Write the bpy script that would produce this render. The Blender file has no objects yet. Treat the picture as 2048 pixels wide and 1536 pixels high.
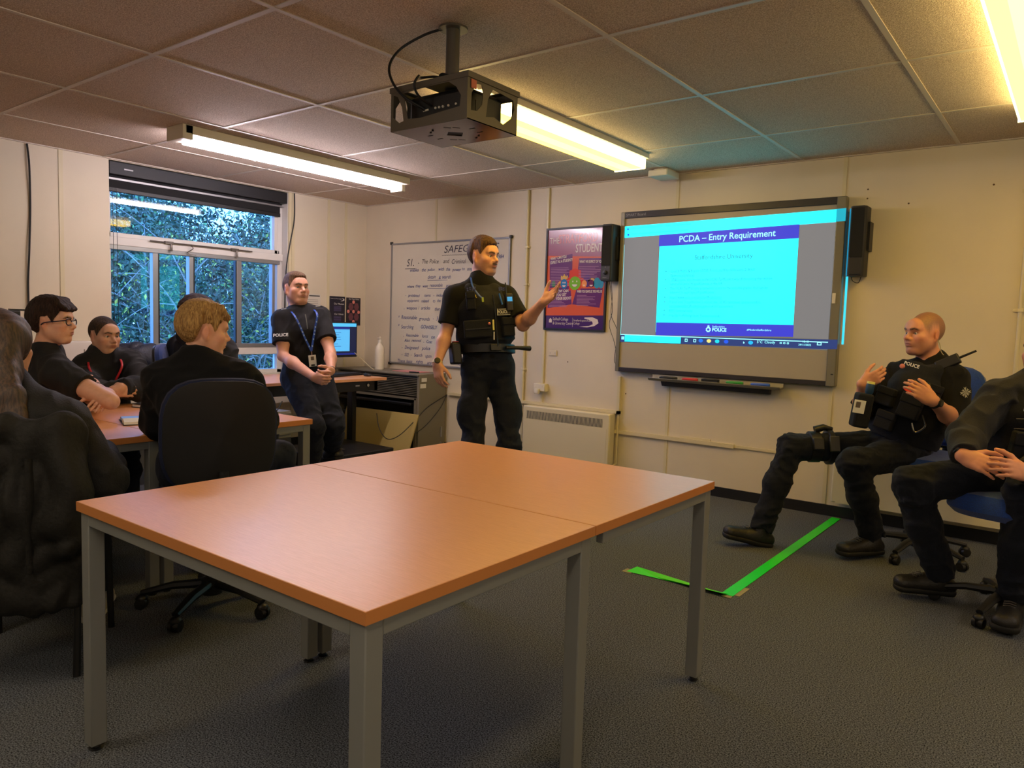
import bpy, bmesh, math, random
import numpy as np
from mathutils import Vector as V, Matrix as M
from mathutils.geometry import tessellate_polygon
random.seed(7)
S = bpy.context.scene
COL = S.collection
PI = math.pi

# ------------------------------------------------------------------ camera, world, exposure
cam = bpy.data.cameras.new('camera'); camo = bpy.data.objects.new('camera', cam); COL.objects.link(camo)
cam.sensor_width = 36; cam.lens = 36*1496.2/2048; cam.clip_start = .05
fwd = V((-.605741, .791558, -.080711)); rgt = V((.792238, .609423, .031010)); upv = V((-.073734, .045158, .996255))
camo.matrix_world = M(((rgt.x, upv.x, -fwd.x, 6.184), (rgt.y, upv.y, -fwd.y, -5.443), (rgt.z, upv.z, -fwd.z, 1.268), (0, 0, 0, 1)))
S.camera = camo
w = bpy.data.worlds.new('sky'); S.world = w; w.use_nodes = True
w.node_tree.nodes['Background'].inputs[0].default_value = (.13, .38, 1, 1)
w.node_tree.nodes['Background'].inputs[1].default_value = 4.6
S.view_settings.view_transform = 'Standard'; S.view_settings.look = 'None'
S.view_settings.gamma = 1; S.view_settings.exposure = .8; S.view_settings.use_curve_mapping = False
TUBE_A, LAMP_B, LAMP_C, LAMP_ADDED = 50.0, 7.5, 7.5, 7.4         # strength of the lamps' glowing surfaces
SUNDAY = 0

# ------------------------------------------------------------------ materials
def srgb(r, g, b):
    f = lambda c: (c/255/12.92 if c/255 <= .04045 else ((c/255+.055)/1.055)**2.4)
    return (f(r), f(g), f(b))
MATS = {}
def mat(name, col=(128,128,128), rough=.6, metal=0, emit=0, noise=0, nscale=20, bump=0, bscale=60, spec=.5, col2=None, sheen=0, vcol=False, stretch=None, trans=0, ecol=None, sss=0, wire=0, coat=0):
    if name in MATS: return MATS[name]
    m = bpy.data.materials.new(name); m.use_nodes = True; nt = m.node_tree; N = nt.nodes; L = nt.links
    b = N['Principled BSDF']; c = (*srgb(*col), 1)
    b.inputs['Base Color'].default_value = c; b.inputs['Roughness'].default_value = rough; b.inputs['Metallic'].default_value = metal
    b.inputs['Specular IOR Level'].default_value = spec
    if sheen: b.inputs['Sheen Weight'].default_value = sheen; b.inputs['Sheen Roughness'].default_value = .5
    if coat: b.inputs['Coat Weight'].default_value = coat; b.inputs['Coat Roughness'].default_value = .1
    if trans: b.inputs['Transmission Weight'].default_value = trans
    if sss: b.inputs['Subsurface Weight'].default_value = sss; b.inputs['Subsurface Scale'].default_value = .01; b.inputs['Subsurface Radius'].default_value = (1, .35, .2)
    if emit:
        b.inputs['Emission Color'].default_value = (*srgb(*(ecol or col)), 1); b.inputs['Emission Strength'].default_value = emit
    base = None
    if vcol:
        a = N.new('ShaderNodeVertexColor'); a.layer_name = 'Col'; base = a.outputs[0]; L.new(base, b.inputs['Base Color'])
    if noise or bump:
        tc = N.new('ShaderNodeTexCoord'); mp = N.new('ShaderNodeMapping'); L.new(tc.outputs['Object'], mp.inputs[0])
        if stretch: mp.inputs['Scale'].default_value = stretch
    if noise:
        t = N.new('ShaderNodeTexNoise'); t.inputs['Scale'].default_value = nscale; t.inputs['Detail'].default_value = 4; L.new(mp.outputs[0], t.inputs[0])
        r = N.new('ShaderNodeValToRGB'); r.color_ramp.elements[0].position = .5-.5*min(.45, noise) if noise < 1 else .3
        r.color_ramp.elements[0].position = .36; r.color_ramp.elements[1].position = .64
        d = (*srgb(*(col2 or [max(0, x*(1-noise)) for x in col])), 1)
        r.color_ramp.elements[0].color = d; r.color_ramp.elements[1].color = c
        L.new(t.outputs[0], r.inputs[0])
        if base is not None:
            mx = N.new('ShaderNodeMixRGB'); mx.blend_type = 'MULTIPLY'; mx.inputs[0].default_value = 1
            r.color_ramp.elements[0].color = (1-noise, 1-noise, 1-noise, 1); r.color_ramp.elements[1].color = (1, 1, 1, 1)
            L.new(base, mx.inputs[1]); L.new(r.outputs[0], mx.inputs[2]); L.new(mx.outputs[0], b.inputs['Base Color'])
        else: L.new(r.outputs[0], b.inputs['Base Color'])
    if bump:
        t2 = N.new('ShaderNodeTexNoise'); t2.inputs['Scale'].default_value = bscale; t2.inputs['Detail'].default_value = 3; L.new(mp.outputs[0], t2.inputs[0])
        bp = N.new('ShaderNodeBump'); bp.inputs['Strength'].default_value = bump; bp.inputs['Distance'].default_value = .01
        L.new(t2.outputs[0], bp.inputs['Height']); L.new(bp.outputs[0], b.inputs['Normal'])
    MATS[name] = m
    return m
def emis(name, col, s):
    m = mat(name, (5, 5, 5), .5, emit=s, ecol=col); return m

# ------------------------------------------------------------------ mesh builder
class MB:
    def __init__(s): s.v = []; s.f = []; s.mi = []; s.m = 0
    def add(s, vs, fs):
        o = len(s.v); s.v += [tuple(p) for p in vs]; s.f += [tuple(i+o for i in q) for q in fs]; s.mi += [s.m]*len(fs); return s
    def box(s, a, b, T=None):
        x0, y0, z0 = [min(p, q) for p, q in zip(a, b)]; x1, y1, z1 = [max(p, q) for p, q in zip(a, b)]
        vs = [V((x, y, z)) for z in (z0, z1) for y in (y0, y1) for x in (x0, x1)]
        if T: vs = [T @ v for v in vs]
        return s.add(vs, [(0,2,3,1),(4,5,7,6),(0,1,5,4),(2,6,7,3),(0,4,6,2),(1,3,7,5)])
    def cyl(s, a, b, r, r2=None, n=16, cap=True):
        return s.tube([a, b], [r, r if r2 is None else r2], n, cap)
    def tube(s, pts, r, n=8, cap=True, flat=None):
        pts = [V(p) for p in pts]; k = len(pts); rs = r if isinstance(r, (list, tuple)) else [r]*k
        t0 = (pts[1]-pts[0]).normalized(); ref = V((0,0,1)) if abs(t0.z) < .9 else V((1,0,0))
        u = t0.cross(ref).normalized(); vs = []
        for i, p in enumerate(pts):
            t = (pts[min(i+1,k-1)]-pts[max(i-1,0)]).normalized()
            u = (u - t*u.dot(t)).normalized(); w2 = t.cross(u)
            fl = flat or 1
            for j in range(n):
                a = 2*PI*j/n; vs.append(p + (u*math.cos(a) + w2*math.sin(a)*fl)*rs[i])
        fs = [(i*n+j, i*n+(j+1)%n, (i+1)*n+(j+1)%n, (i+1)*n+j) for i in range(k-1) for j in range(n)]
        if cap: fs += [tuple(range(n))[::-1], tuple((k-1)*n+j for j in range(n))]
        return s.add(vs, fs)
    def lathe(s, prof, c=(0,0,0), n=24, axis=None):
        # prof: (radius, height) list
        c = V(c); ax = V((0,0,1) if axis is None else axis).normalized(); ref = V((1,0,0)) if abs(ax.x) < .9 else V((0,1,0))
        u = ax.cross(ref).normalized(); w2 = ax.cross(u); vs = []
        for r, h in prof:
            for j in range(n):
                a = 2*PI*j/n; vs.append(c + ax*h + (u*math.cos(a)+w2*math.sin(a))*max(r, 1e-5))
        k = len(prof)
        return s.add(vs, [(i*n+j, i*n+(j+1)%n, (i+1)*n+(j+1)%n, (i+1)*n+j) for i in range(k-1) for j in range(n)] + [tuple(range(n))[::-1], tuple((k-1)*n+j for j in range(n))])
    def plate(s, loops, o, x, y, th):
        # flat plate: 2D loops (outline + holes) in the frame o + a*x + b*y, thickness th along x cross y
        o = V(o); x = V(x); y = V(y); n = x.cross(y).normalized()*th
        tris = tessellate_polygon([[V((a, b, 0)) for a, b in lp] for lp in loops])
        flat = [o + x*a + y*b for lp in loops for a, b in lp]; k = len(flat)
        vs = flat + [p+n for p in flat]; fs = []
        for t in tris:
            a, b, c = [flat[i] for i in t]
            t = tuple(t) if (b-a).cross(c-a).dot(n) < 0 else tuple(t)[::-1]
            fs += [t, tuple(i+k for i in t[::-1])]
        st = 0
        for lp in loops:
            m = len(lp)
            for i in range(m):
                a, b = st+i, st+(i+1) % m; fs.append((a, b, b+k, a+k))
            st += m
        return s.add(vs, fs)
    def prism(s, poly, o, x, y, th): return s.plate([poly], o, x, y, th)
    def ball(s, c, r, n=12, m=8, T=None):
        r = r if isinstance(r, (tuple, list)) else (r, r, r); vs = []
        for i in range(m+1):
            for j in range(n):
                a = PI*i/m; b = 2*PI*j/n
                p = V((math.sin(a)*math.cos(b)*r[0], math.sin(a)*math.sin(b)*r[1], math.cos(a)*r[2]))
                vs.append((T.to_3x3() @ p if T else p) + V(c))
        return s.add(vs, [(i*n+j, (i+1)*n+j, (i+1)*n+(j+1) % n, i*n+(j+1) % n) for i in range(m) for j in range(n)])
ROOT = {}
def root_of(o):
    while o.parent: o = o.parent
    return ROOT.get(o.name, M.Identity(4))
def obj(name, mb, mt, parent=None, bevel=0, smooth=False, local=False, seg=2, label=None):
    me = bpy.data.meshes.new(name)
    vs = mb.v
    if parent is not None and not local:
        I = root_of(parent).inverted(); vs = [I @ V(v) for v in vs]
    me.from_pydata([tuple(v) for v in vs], [], mb.f)
    ms = mt if isinstance(mt, (list, tuple)) else [mt]
    for m in ms: me.materials.append(m)
    if len(ms) > 1: me.polygons.foreach_set('material_index', mb.mi)
    bm = bmesh.new(); bm.from_mesh(me); bmesh.ops.recalc_face_normals(bm, faces=bm.faces); bm.to_mesh(me); bm.free()
    o = bpy.data.objects.new(name, me); COL.objects.link(o)
    if parent is not None: o.parent = parent
    if bevel:
        md = o.modifiers.new('bevel', 'BEVEL'); md.width = bevel; md.segments = seg; md.limit_method = 'ANGLE'; md.angle_limit = .6
    if smooth or bevel:
        me.polygons.foreach_set('use_smooth', [True]*len(me.polygons))
        try:
            me.set_sharp_from_angle(angle=.7)
        except Exception: pass
    if label: o['label'] = label
    return o
def tag(o, label, cat, group=None, kind=None):
    o['label'] = label; o['category'] = cat
    if group: o['group'] = group
    if kind: o['kind'] = kind
    return o
def thing(name, label, cat, loc=(0,0,0), rz=0, group=None):
    o = bpy.data.objects.new(name, None); COL.objects.link(o); o.empty_display_size = .1
    o.location = loc; o.rotation_euler = (0, 0, rz); ROOT[o.name] = M.Translation(loc) @ M.Rotation(rz, 4, 'Z')
    return tag(o, label, cat, group)
def struct(name, mb, mt, parent=None, **k):
    o = obj(name, mb, mt, parent, **k)
    if parent is None: o['kind'] = 'structure'
    return o
def copy_tree(o, parent=None):
    c = o.copy(); COL.objects.link(c); c.parent = parent
    for ch in list(o.children): copy_tree(ch, c)
    return c
def smooth_path(pts, n=6):
    P = [V(p) for p in pts]; out = []
    for i in range(len(P)-1):
        a = P[max(i-1, 0)]; b = P[i]; c = P[i+1]; d = P[min(i+2, len(P)-1)]
        for k in range(n):
            t = k/n; out.append(.5*((2*b)+(c-a)*t+(2*a-5*b+4*c-d)*t*t+(3*b-a-3*c+d)*t**3))
    return out+[P[-1]]
def text_v(MBo, s, size, o, x, y, align='LEFT', th=.0006, shear=0, off=0, squeeze=1, lines=1.0):
    cu = bpy.data.curves.new('t', 'FONT'); cu.body = s; cu.size = size; cu.align_x = align; cu.shear = shear; cu.offset = off
    cu.resolution_u = 3; cu.space_line = lines
    ob = bpy.data.objects.new('t', cu); COL.objects.link(ob); bpy.context.view_layer.update()
    dg = bpy.context.evaluated_depsgraph_get(); me = bpy.data.meshes.new_from_object(ob.evaluated_get(dg))
    x = V(x).normalized(); y = V(y).normalized(); n = x.cross(y); o = V(o)
    MBo.add([o + x*v.co.x*squeeze + y*v.co.y + n*th for v in me.vertices], [tuple(p.vertices) for p in me.polygons])
    bpy.data.objects.remove(ob); bpy.data.curves.remove(cu); bpy.data.meshes.remove(me)
    return MBo

# ------------------------------------------------------------------ palette
wallm = mat('wall_paint', (216, 205, 180), .55, noise=.04, nscale=1.2, bump=.05, bscale=180)
trimm = mat('trim_paint', (208, 197, 160), .45)
carpet = mat('carpet', (122, 127, 134), .95, noise=1, nscale=210, col2=(34, 36, 40), bump=.5, bscale=330, spec=.1)
tile = mat('ceiling_tile', (230, 214, 196), .9, noise=1, nscale=190, col2=(178, 158, 138), bump=.5, bscale=230, spec=.15)
gridm = mat('ceiling_grid_metal', (204, 194, 180), .5)
wood = mat('beech_laminate', (226, 162, 112), .34, noise=1, nscale=7, col2=(217, 152, 102), stretch=(3, 60, 30))
edge = mat('beech_edge', (190, 122, 64), .4)
steel = mat('grey_painted_steel', (120, 121, 118), .45)
blackp = mat('black_plastic', (18, 18, 20), .45)
blackm = mat('black_metal', (14, 14, 16), .4)
chrome = mat('chrome', (190, 190, 190), .25, 1)
white = mat('white_plastic', (214, 208, 190), .4)
cream = mat('cream_metal', (212, 202, 168), .4)
bluef = mat('blue_fabric', (10, 62, 150), .9, noise=.25, nscale=300, bump=.3, bscale=500, sheen=.3)
navyf = mat('black_fabric', (20, 20, 25), .9, noise=.3, nscale=300, bump=.3, bscale=500)
cable = mat('black_cable', (10, 10, 10), .5)

# ------------------------------------------------------------------ room shell
HC = 2.462
struct('floor', MB().box((-.2, -8, -.1), (9.2, .2, 0)), carpet)
struct('ceiling', MB().box((-.2, -8, HC), (9.2, .2, HC+.1)), tile)
struct('wall_back', MB().box((-.2, 0, 0), (9.2, .15, HC)), wallm)
struct('wall_right', MB().box((9, -8, 0), (9.15, .0, HC)), wallm)
struct('wall_front', MB().box((-.2, -8.15, 0), (9.2, -8, HC)), wallm)
WY0, WY1, WZ0, WZ1 = -2.65, -.99, .72, 2.452
b = MB(); b.box((-.2, -8, 0), (0, WY0, HC)); b.box((-.2, WY1, 0), (0, 0, HC)); b.box((-.2, WY0, 0), (0, WY1, WZ0)); b.box((-.2, WY0, WZ1), (0, WY1, HC))
struct('wall_left', b, wallm)
# ceiling grid (tee bars)
b = MB()
for k in range(-3, 8):
    x = 2.643 + k*.9392
    if 0 < x < 9: b.box((x-.012, -8, HC-.004), (x+.012, 0, HC+.01))
for k in range(-5, 5):
    y = -3.637 + k*.9397
    if -8 < y < 0: b.box((0, y-.012, HC-.0035), (9, y+.012, HC+.01))
b.box((0, -.022, HC-.006), (9, 0, HC+.01)); b.box((0, -8, HC-.006), (.022, 0, HC+.01))
struct('trim_ceiling_grid', b, gridm); bpy.data.objects['trim_ceiling_grid'].name = 'trim_1'
struct('baseboard_back', MB().box((0, -.012, 0), (9, 0, .075)), mat('skirting_black', (16, 16, 18), .5))
struct('baseboard_left', MB().box((0, -8, 0), (.012, -.012, .075)), MATS['skirting_black'])
# panel joints on the walls
b = MB()
for x in (1.02, 2.142, 2.36, 3.58, 4.80, 5.98): b.box((x-.012, -.006, .08), (x+.012, 0, HC-.006))
struct('trim_2', b, trimm)
b = MB()
for y in (-.5, -.28, -.93, -3.0, -4.2): b.box((0, y-.015, .08), (.006, y+.015, HC-.006))
b.box((-.0, -.985, 0.7), (.012, -.955, HC-.006))
struct('trim_3', b, trimm)
# dado trunking right of the heater, chipped in the middle, and low trim on the left
b = MB(); b.box((3.08, -.022, .385), (4.14, 0, .415)); b.box((3.7, -.010, .41), (3.95, 0, .43)); b.box((4.14, -.012, .39), (9, 0, .41))
struct('trim_4', b, trimm)
b = MB(); b.box((1.25, -.03, .55), (3.16, 0, .575)); b.box((3.135, -.03, .55), (3.16, 0, .86))
struct('trim_5', b, trimm)

# ------------------------------------------------------------------ window
alu = mat('aluminium_frame', (150, 150, 150), .35, .6)
wpaint = mat('white_window_paint', (214, 212, 206), .4)
m = bpy.data.materials.new('window_glass'); m.use_nodes = True; nt = m.node_tree
for n in list(nt.nodes): nt.nodes.remove(n)
o_ = nt.nodes.new('ShaderNodeOutputMaterial'); mx = nt.nodes.new('ShaderNodeMixShader'); tr = nt.nodes.new('ShaderNodeBsdfTransparent'); gl = nt.nodes.new('ShaderNodeBsdfGlossy'); fr = nt.nodes.new('ShaderNodeFresnel')
fr.inputs[0].default_value = 1.5; gl.inputs['Roughness'].default_value = .02; tr.inputs[0].default_value = (.93, .97, 1, 1)
nt.links.new(fr.outputs[0], mx.inputs[0]); nt.links.new(tr.outputs[0], mx.inputs[1]); nt.links.new(gl.outputs[0], mx.inputs[2]); nt.links.new(mx.outputs[0], o_.inputs[0])
glass = m
X0, X1 = -.14, -.09
wroot = bpy.data.objects.new('window_1', None); COL.objects.link(wroot); wroot['kind'] = 'structure'
b = MB()
b.box((X0-.02, WY0, WZ0), (X1, WY0+.05, WZ1)); b.box((X0-.02, WY1-.05, WZ0), (X1, WY1, WZ1))
b.box((X0-.02, WY0, 2.33), (X1, WY1, WZ1)); b.box((X0-.02, WY0, .9), (X1+.01, WY1, .965)); b.box((X0-.02, WY0, WZ0), (X1, WY1, .755))
b.box((X0-.02, WY0, 1.80), (X1+.015, WY1, 1.865))
b.box((X0-.02, WY0+.03, 1.865), (X1, WY1-.03, 1.90)); b.box((X0-.02, WY1-.085, 1.865), (X1, WY1-.05, 2.33))
b.box((-.2, WY1-.001, WZ0), (0, WY1+.006, WZ1))
obj('outer_frame', b, wpaint, wroot, bevel=.004)
b = MB()
b.box((X0, WY0+.03, 1.765), (X1+.012, WY1-.03, 1.80)); b.box((X0, WY0+.03, .965), (X1+.012, WY1-.03, 1.005))
for y, wd in ((-2.24, .045), (-1.92, .04), (-1.455, .05), (-1.085, .03)):
    b.box((X0, y-wd/2, .99), (X1+.005, y+wd/2, 1.77))
obj('sliding_frame', b, alu, wroot, bevel=.002)
b = MB()
for y in (-2.213, -1.897, -1.487): b.box((X1-.03, y-.006, 1.0), (X1+.006, y+.006, 1.76))
obj('rubber_seal', b, blackp, wroot)
for y0, y1, z0, z1, dx in ((WY0, WY1, .755, .9, .01), (WY0, -2.24, 1.0, 1.77, 0), (-2.24, -1.92, 1.0, 1.77, .008), (-1.92, -1.455, 1., 1.77, 0.016), (-1.455, WY1, 1., 1.77, .008), (WY0, WY1, 1.89, 2.34, .004)):
    obj('pane', MB().box((X0+dx, y0, z0), (X0+dx+.004, y1, z1)), glass, wroot)
# stay bar with catches
b = MB(); b.tube([(X1+.035, -2.3, 1.86), (X1+.035, -1.34, 1.86)], .006, 8); b.tube(smooth_path([(X1+.035, -1.95, 1.86), (X1+.05, -1.93, 1.83), (X1+.03, -1.97, 1.79), (X1+.045, -1.9, 1.775)]), .004, 6)
for y in (-2.12, -1.5): b.box((X1+.01, y-.05, 1.85), (X1+.04, y+.02, 1.872)); b.tube([(X1+.03, y, 1.86), (X1+.04, y, 1.83), (X1+.035, y+.004, 1.79)], .009, 8)
obj('stay_bar', b, mat('dull_metal', (110, 104, 98), .4, .7), wroot, smooth=True)
# blackout blind in a cassette
t = thing('roller_blind', 'black blackout roller blind rolled up across the top of the window', 'blind', (-.05, -1.8, 2.2))
obj('cassette', MB().box((-.075, WY0+.005, 2.345), (-.002, WY1-.005, 2.445)), mat('blind_black', (22, 22, 24), .5), t, bevel=.004)
obj('fabric', MB().box((-.062, WY0+.01, 2.235), (-.055, WY1-.05, 2.35)), mat('blind_cloth', (8, 8, 10), .8), t)
obj('bottom_bar', MB().box((-.07, WY0+.01, 2.215), (-.045, WY1-.05, 2.25)), blackp, t, bevel=.004)
obj('head_rail', MB().box((-.055, WY0+.008, 2.31), (-.045, WY1-.01, 2.325)), alu, t)
b = MB(); b.tube([(-.03, WY0+.04, 2.25), (-.028, WY0+.045, 1.2)], .002, 6); b.tube([(-.03, WY0+.07, 2.25), (-.028, WY0+.075, 1.2)], .002, 6)
obj('pull_cord', b, cable, t)
b = MB(); b.box((-.004, WY0+.12, 2.39), (.0, WY0+.19, 2.40)); obj('maker_plate', b, alu, t)

# ------------------------------------------------------------------ ceiling lamps
housing = mat('lamp_housing', (215, 205, 185), .5)
# lamp A: batten with bare twin tube
t = thing('strip_light', 'white batten strip light with bare glowing tube near the window', 'ceiling light', (1.43, -1.9, HC), group=None)
obj('housing', MB().box((1.40, -2.88, HC-.055), (1.56, -.90, HC)), housing, t, bevel=.004)
obj('end_cap', MB().box((1.36, -2.90, HC-.09), (1.56, -2.83, HC)), housing, t, bevel=.003)
obj('end_cap', MB().box((1.36, -.935, HC-.11), (1.50, -.895, HC-.03)), housing, t, bevel=.003)
tubeA = emis('tube_glow', (250, 234, 246), TUBE_A)
obj('tube', MB().cyl((1.44, -2.83, HC-.085), (1.44, -.94, HC-.085), .021, n=16), tubeA, t, smooth=True)
for y in (-2.3, -1.5): obj('tube_clip', MB().tube(smooth_path([(1.44+.026*math.sin(a)*1.0, y, HC-.085-.026*math.cos(a)) for a in [i*PI/5-2 for i in range(9)]]), .0025, 5), white, t)
def wrap_lamp(x0, x1, y0, y1, label, stg, nm, cl=(255, 200, 56), cs=(255, 222, 140)):
    t = thing('strip_light', label, 'ceiling light', ((x0+x1)/2, (y0+y1)/2, HC))
    obj('housing', MB().box((x0+.04, y0, HC-.035), (x1+.03, y1, HC)), housing, t, bevel=.003)
    n = 12; prof = []
    xc = (x0+x1)/2; hw = (x1-x0)/2
    poly = [(-hw, 0), (-hw, -.05), (-hw+.012, -.062), (hw-.012, -.062), (hw, -.05), (hw, 0)]
    obj('diffuser', MB().prism(poly, (xc, y1, HC-.034), (1, 0, 0), (0, 0, 1), (y1-y0)), emis(nm+'_side', cs, stg*.9), t)
    obj('diffuser_base', MB().box((x0+.014, y0+.006, HC-.0968), (x1-.014, y1-.006, HC-.0963)), emis(nm, cl, stg), t)
    b = MB(); b.box((x0, y0-.004, HC-.1), (x1, y0+.004, HC-.03)); b.box((x0, y1-.004, HC-.1), (x1, y1+.004, HC-.03))
    obj('end_plate', b, emis(nm+'_end', cs, stg*.8), t)
    obj('core_strip', MB().box((xc-.045, y0+.02, HC-.0985), (xc+.03, y1-.02, HC-.0972)), emis(nm+'_core', (255, 206, 62), stg*1.15), t)
wrap_lamp(3.43, 3.67, -2.52, -.72, 'yellow glowing strip light with prismatic cover between projector and board', LAMP_B, 'diffuser_glow')
wrap_lamp(5.82, 6.06, -2.62, -.82, 'yellow glowing strip light cut off by the right frame edge', LAMP_C, 'diffuser_glow_c')
for x_, y_, lb_ in ((3.35, -6.6, 'added unseen strip light behind the camera, second row'), (5.85, -6.8, 'added unseen strip light behind the camera to the right'), (7.9, -2.6, 'added unseen strip light right of the frame'), (7.9, -6.5, 'added unseen strip light in the far rear right corner of the room')):
    wrap_lamp(x_, x_+.24, y_, y_+1.8, lb_, LAMP_ADDED, 'diffuser_added', (255, 246, 240), (255, 246, 240))  # unseen lamps, added to brighten the room
# alarm sensor on the ceiling by the wall
t = thing('alarm_sensor', 'small white box sensor on ceiling beside the far wall', 'sensor', (3.55, -.17, HC))
obj('case', MB().box((3.46, -.28, HC-.06), (3.62, -.07, HC-.012)), white, t, bevel=.008)
obj('bracket', MB().box((3.49, -.24, HC-.014), (3.6, -.1, HC)), white, t)

# ------------------------------------------------------------------ projector in its cage
cagem = mat('cage_grey', (96, 90, 78), .45, .3)
x0, x1, y0, y1, z0, z1 = 3.835, 4.252, -3.25, -2.94, 2.04, 2.212
t = thing('projector_cage', 'grey metal security cage with cut-outs hanging on a ceiling pole', 'projector cage', (4.036, -3.105, HC))
obj('pole', MB().cyl((4.036, -3.105, 2.2), (4.036, -3.105, HC), .028, n=24), cagem, t, smooth=True)
obj('ceiling_flange', MB().lathe([(.06, 0), (.06, .008)], (4.036, -3.105, HC-.008)), cagem, t, smooth=True)
W_, D_, H_ = x1-x0, y1-y0, z1-z0
def rr(a): return a
front = [[(0, 0), (W_, 0), (W_, H_), (0, H_)], [(.015, .055), (.05, .03), (.075, .035), (.065, .09), (.04, .135), (.015, .145)], [(.10, .04), (.17, .035), (.38, .05), (.385, .09), (.36, .125), (.32, .15), (.17, .15), (.075, .145), (.085, .09)]]
side = [[(0, 0), (D_, 0), (D_, H_), (0, H_)], [(.02, .035), (.055, .04), (.085, .07), (.09, .12), (.08, .145), (.05, .14), (.022, .1)], [(.11, .03), (.16, .04), (.22, .025), (.27, .06), (.29, .10), (.28, .135), (.15, .145), (.12, .1)]]
fl = lambda L, w: [[(w-a, b) for a, b in lp][::-1] for lp in L]
b = MB(); b.plate(front, (x0, y0, z0), (1, 0, 0), (0, 0, 1), .003)
obj('side_panel', b, cagem, t)
b = MB(); b.plate(side, (x1, y0, z0), (0, 1, 0), (0, 0, 1), -.003); obj('side_panel', b, cagem, t)
b = MB(); b.plate(side, (x0, y0, z0), (0, 1, 0), (0, 0, 1), .003); obj('side_panel', b, cagem, t)
b = MB(); b.plate([front[0], [(.03, .03), (.25, .03), (.39, .03), (.39, .14), (.03, .14)]], (x0, y1, z0), (1, 0, 0), (0, 0, 1), .003); obj('side_panel', b, cagem, t)
def slot(cx, cy, l, a, w=.008):
    c, s_ = math.cos(a), math.sin(a); return [(cx+c*u-s_*v_, cy+s_*u+c*v_) for u, v_ in ((-l/2, -w/2), (l/2, -w/2), (l/2, w/2), (-l/2, w/2))]
holes = [[(.17, .155), (.215, .115), (.26, .155), (.215, .2)]] + [slot(.215+dx, .155+dy, .03, a) for dx, dy, a in ((-.07, .07, .8), (-.04, .09, .8), (.07, -.07, .8), (.04, -.09, .8), (.07, .07, -.8), (.04, .09, -.8), (-.07, -.07, -.8), (-.04, -.09, -.8), (.11, 0.03, 0), (.12, -.03, 0), (-.11, .03, 0), (-.11, -.03, 0))]
b = MB(); b.plate([[(0, 0), (W_, 0), (W_, D_), (0, D_)]]+holes, (x0, y0, z0), (1, 0, 0), (0, 1, 0), .003)
obj('base_plate', b, mat('cage_base', (96, 84, 82), .16, .85), t)
b = MB(); b.box((x0-.006, y0-.006, z1-.018), (x1+.006, y0, z1+.004)); b.box((x0-.006, y1, z1-.018), (x1+.006, y1+.006, z1+.004)); b.box((x0-.006, y0, z1-.018), (x0, y1, z1+.004)); b.box((x1, y0, z1-.018), (x1+.006, y1, z1+.004))
obj('lid_rim', b, cagem, t)
b = MB(); b.plate([[(0, 0), (W_, 0), (W_, D_), (0, D_)], [(.03, .03), (.14, .03), (.14, .28), (.03, .28)], [(.28, .03), (.39, .03), (.39, .28), (.28, .28)]], (x0, y0, z1), (1, 0, 0), (0, 1, 0), .003); obj('lid', b, cagem, t)
b = MB(); b.box((x1-.002+.004, y0+.015, z1-.055), (x1+.0045, y0+.045, z1-.022)); obj('sticker', b, mat('orange_sticker', (200, 110, 80), .6), t, label='small orange square sticker')
p = thing('projector', 'black ceiling projector sitting inside the grey metal cage', 'projector', (4.04, -3.1, z0))
obj('body', MB().box((3.885, -3.2, 2.062), (4.205, -2.975, 2.185)), blackp, p, bevel=.02, seg=3)
obj('lens', MB().lathe([(.035, 0), (.035, .03), (.028, .032), (.024, .02)], (4.1, -2.977, 2.115), axis=(0, 1, 0)), mat('lens_glass', (20, 60, 110), .1, coat=1), p, smooth=True)
b = MB()
for dx in (-.02, .0, .02, .05, .09): obj('round_socket', MB().cyl((4.06+dx, -3.2, 2.12), (4.06+dx, -3.205, 2.12), .005, n=8), white, p)
b.box((3.97, -3.203, 2.115), (4.0, -3.2, 2.123)); obj('long_socket', b, white, p)
b = MB(); b.box((4.204, -3.15, 2.08), (4.207, -3.03, 2.14)); obj('side_grille', b, blackm, p)
obj('foot', MB().box((3.95, -3.15, z0+.003), (4.15, -3.02, 2.064)), blackp, p)
tag(obj('projector_cable', MB().tube(smooth_path([(4.01, -3.12, HC), (3.93, -3.16, 2.44), (3.85, -3.22, 2.38), (3.84, -3.27, 2.30), (3.88, -3.285, 2.22), (3.93, -3.262, 2.16), (3.97, -3.215, 2.13), (3.98, -3.203, 2.12)], 8), .0055, 8), cable, smooth=True), 'black cable looping from the ceiling down into the projector cage', 'cable')
tag(obj('power_lead', MB().tube(smooth_path([(4.05, -3.14, 2.245), (4.0, -3.16, 2.26), (3.96, -3.21, 2.25), (4.0, -3.262, 2.235), (3.99, -3.275, 2.2), (4.0, -3.26, 2.16), (4.02, -3.206, 2.13)], 8), .005, 8).tube(smooth_path([(4.07, -3.1, 2.24), (4.0, -3.13, 2.25), (4.04, -3.17, 2.26), (4.08, -3.12, 2.25)], 6), .006, 8), cable, smooth=True), 'coiled black lead bundled round the foot of the projector pole', 'cable')

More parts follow.
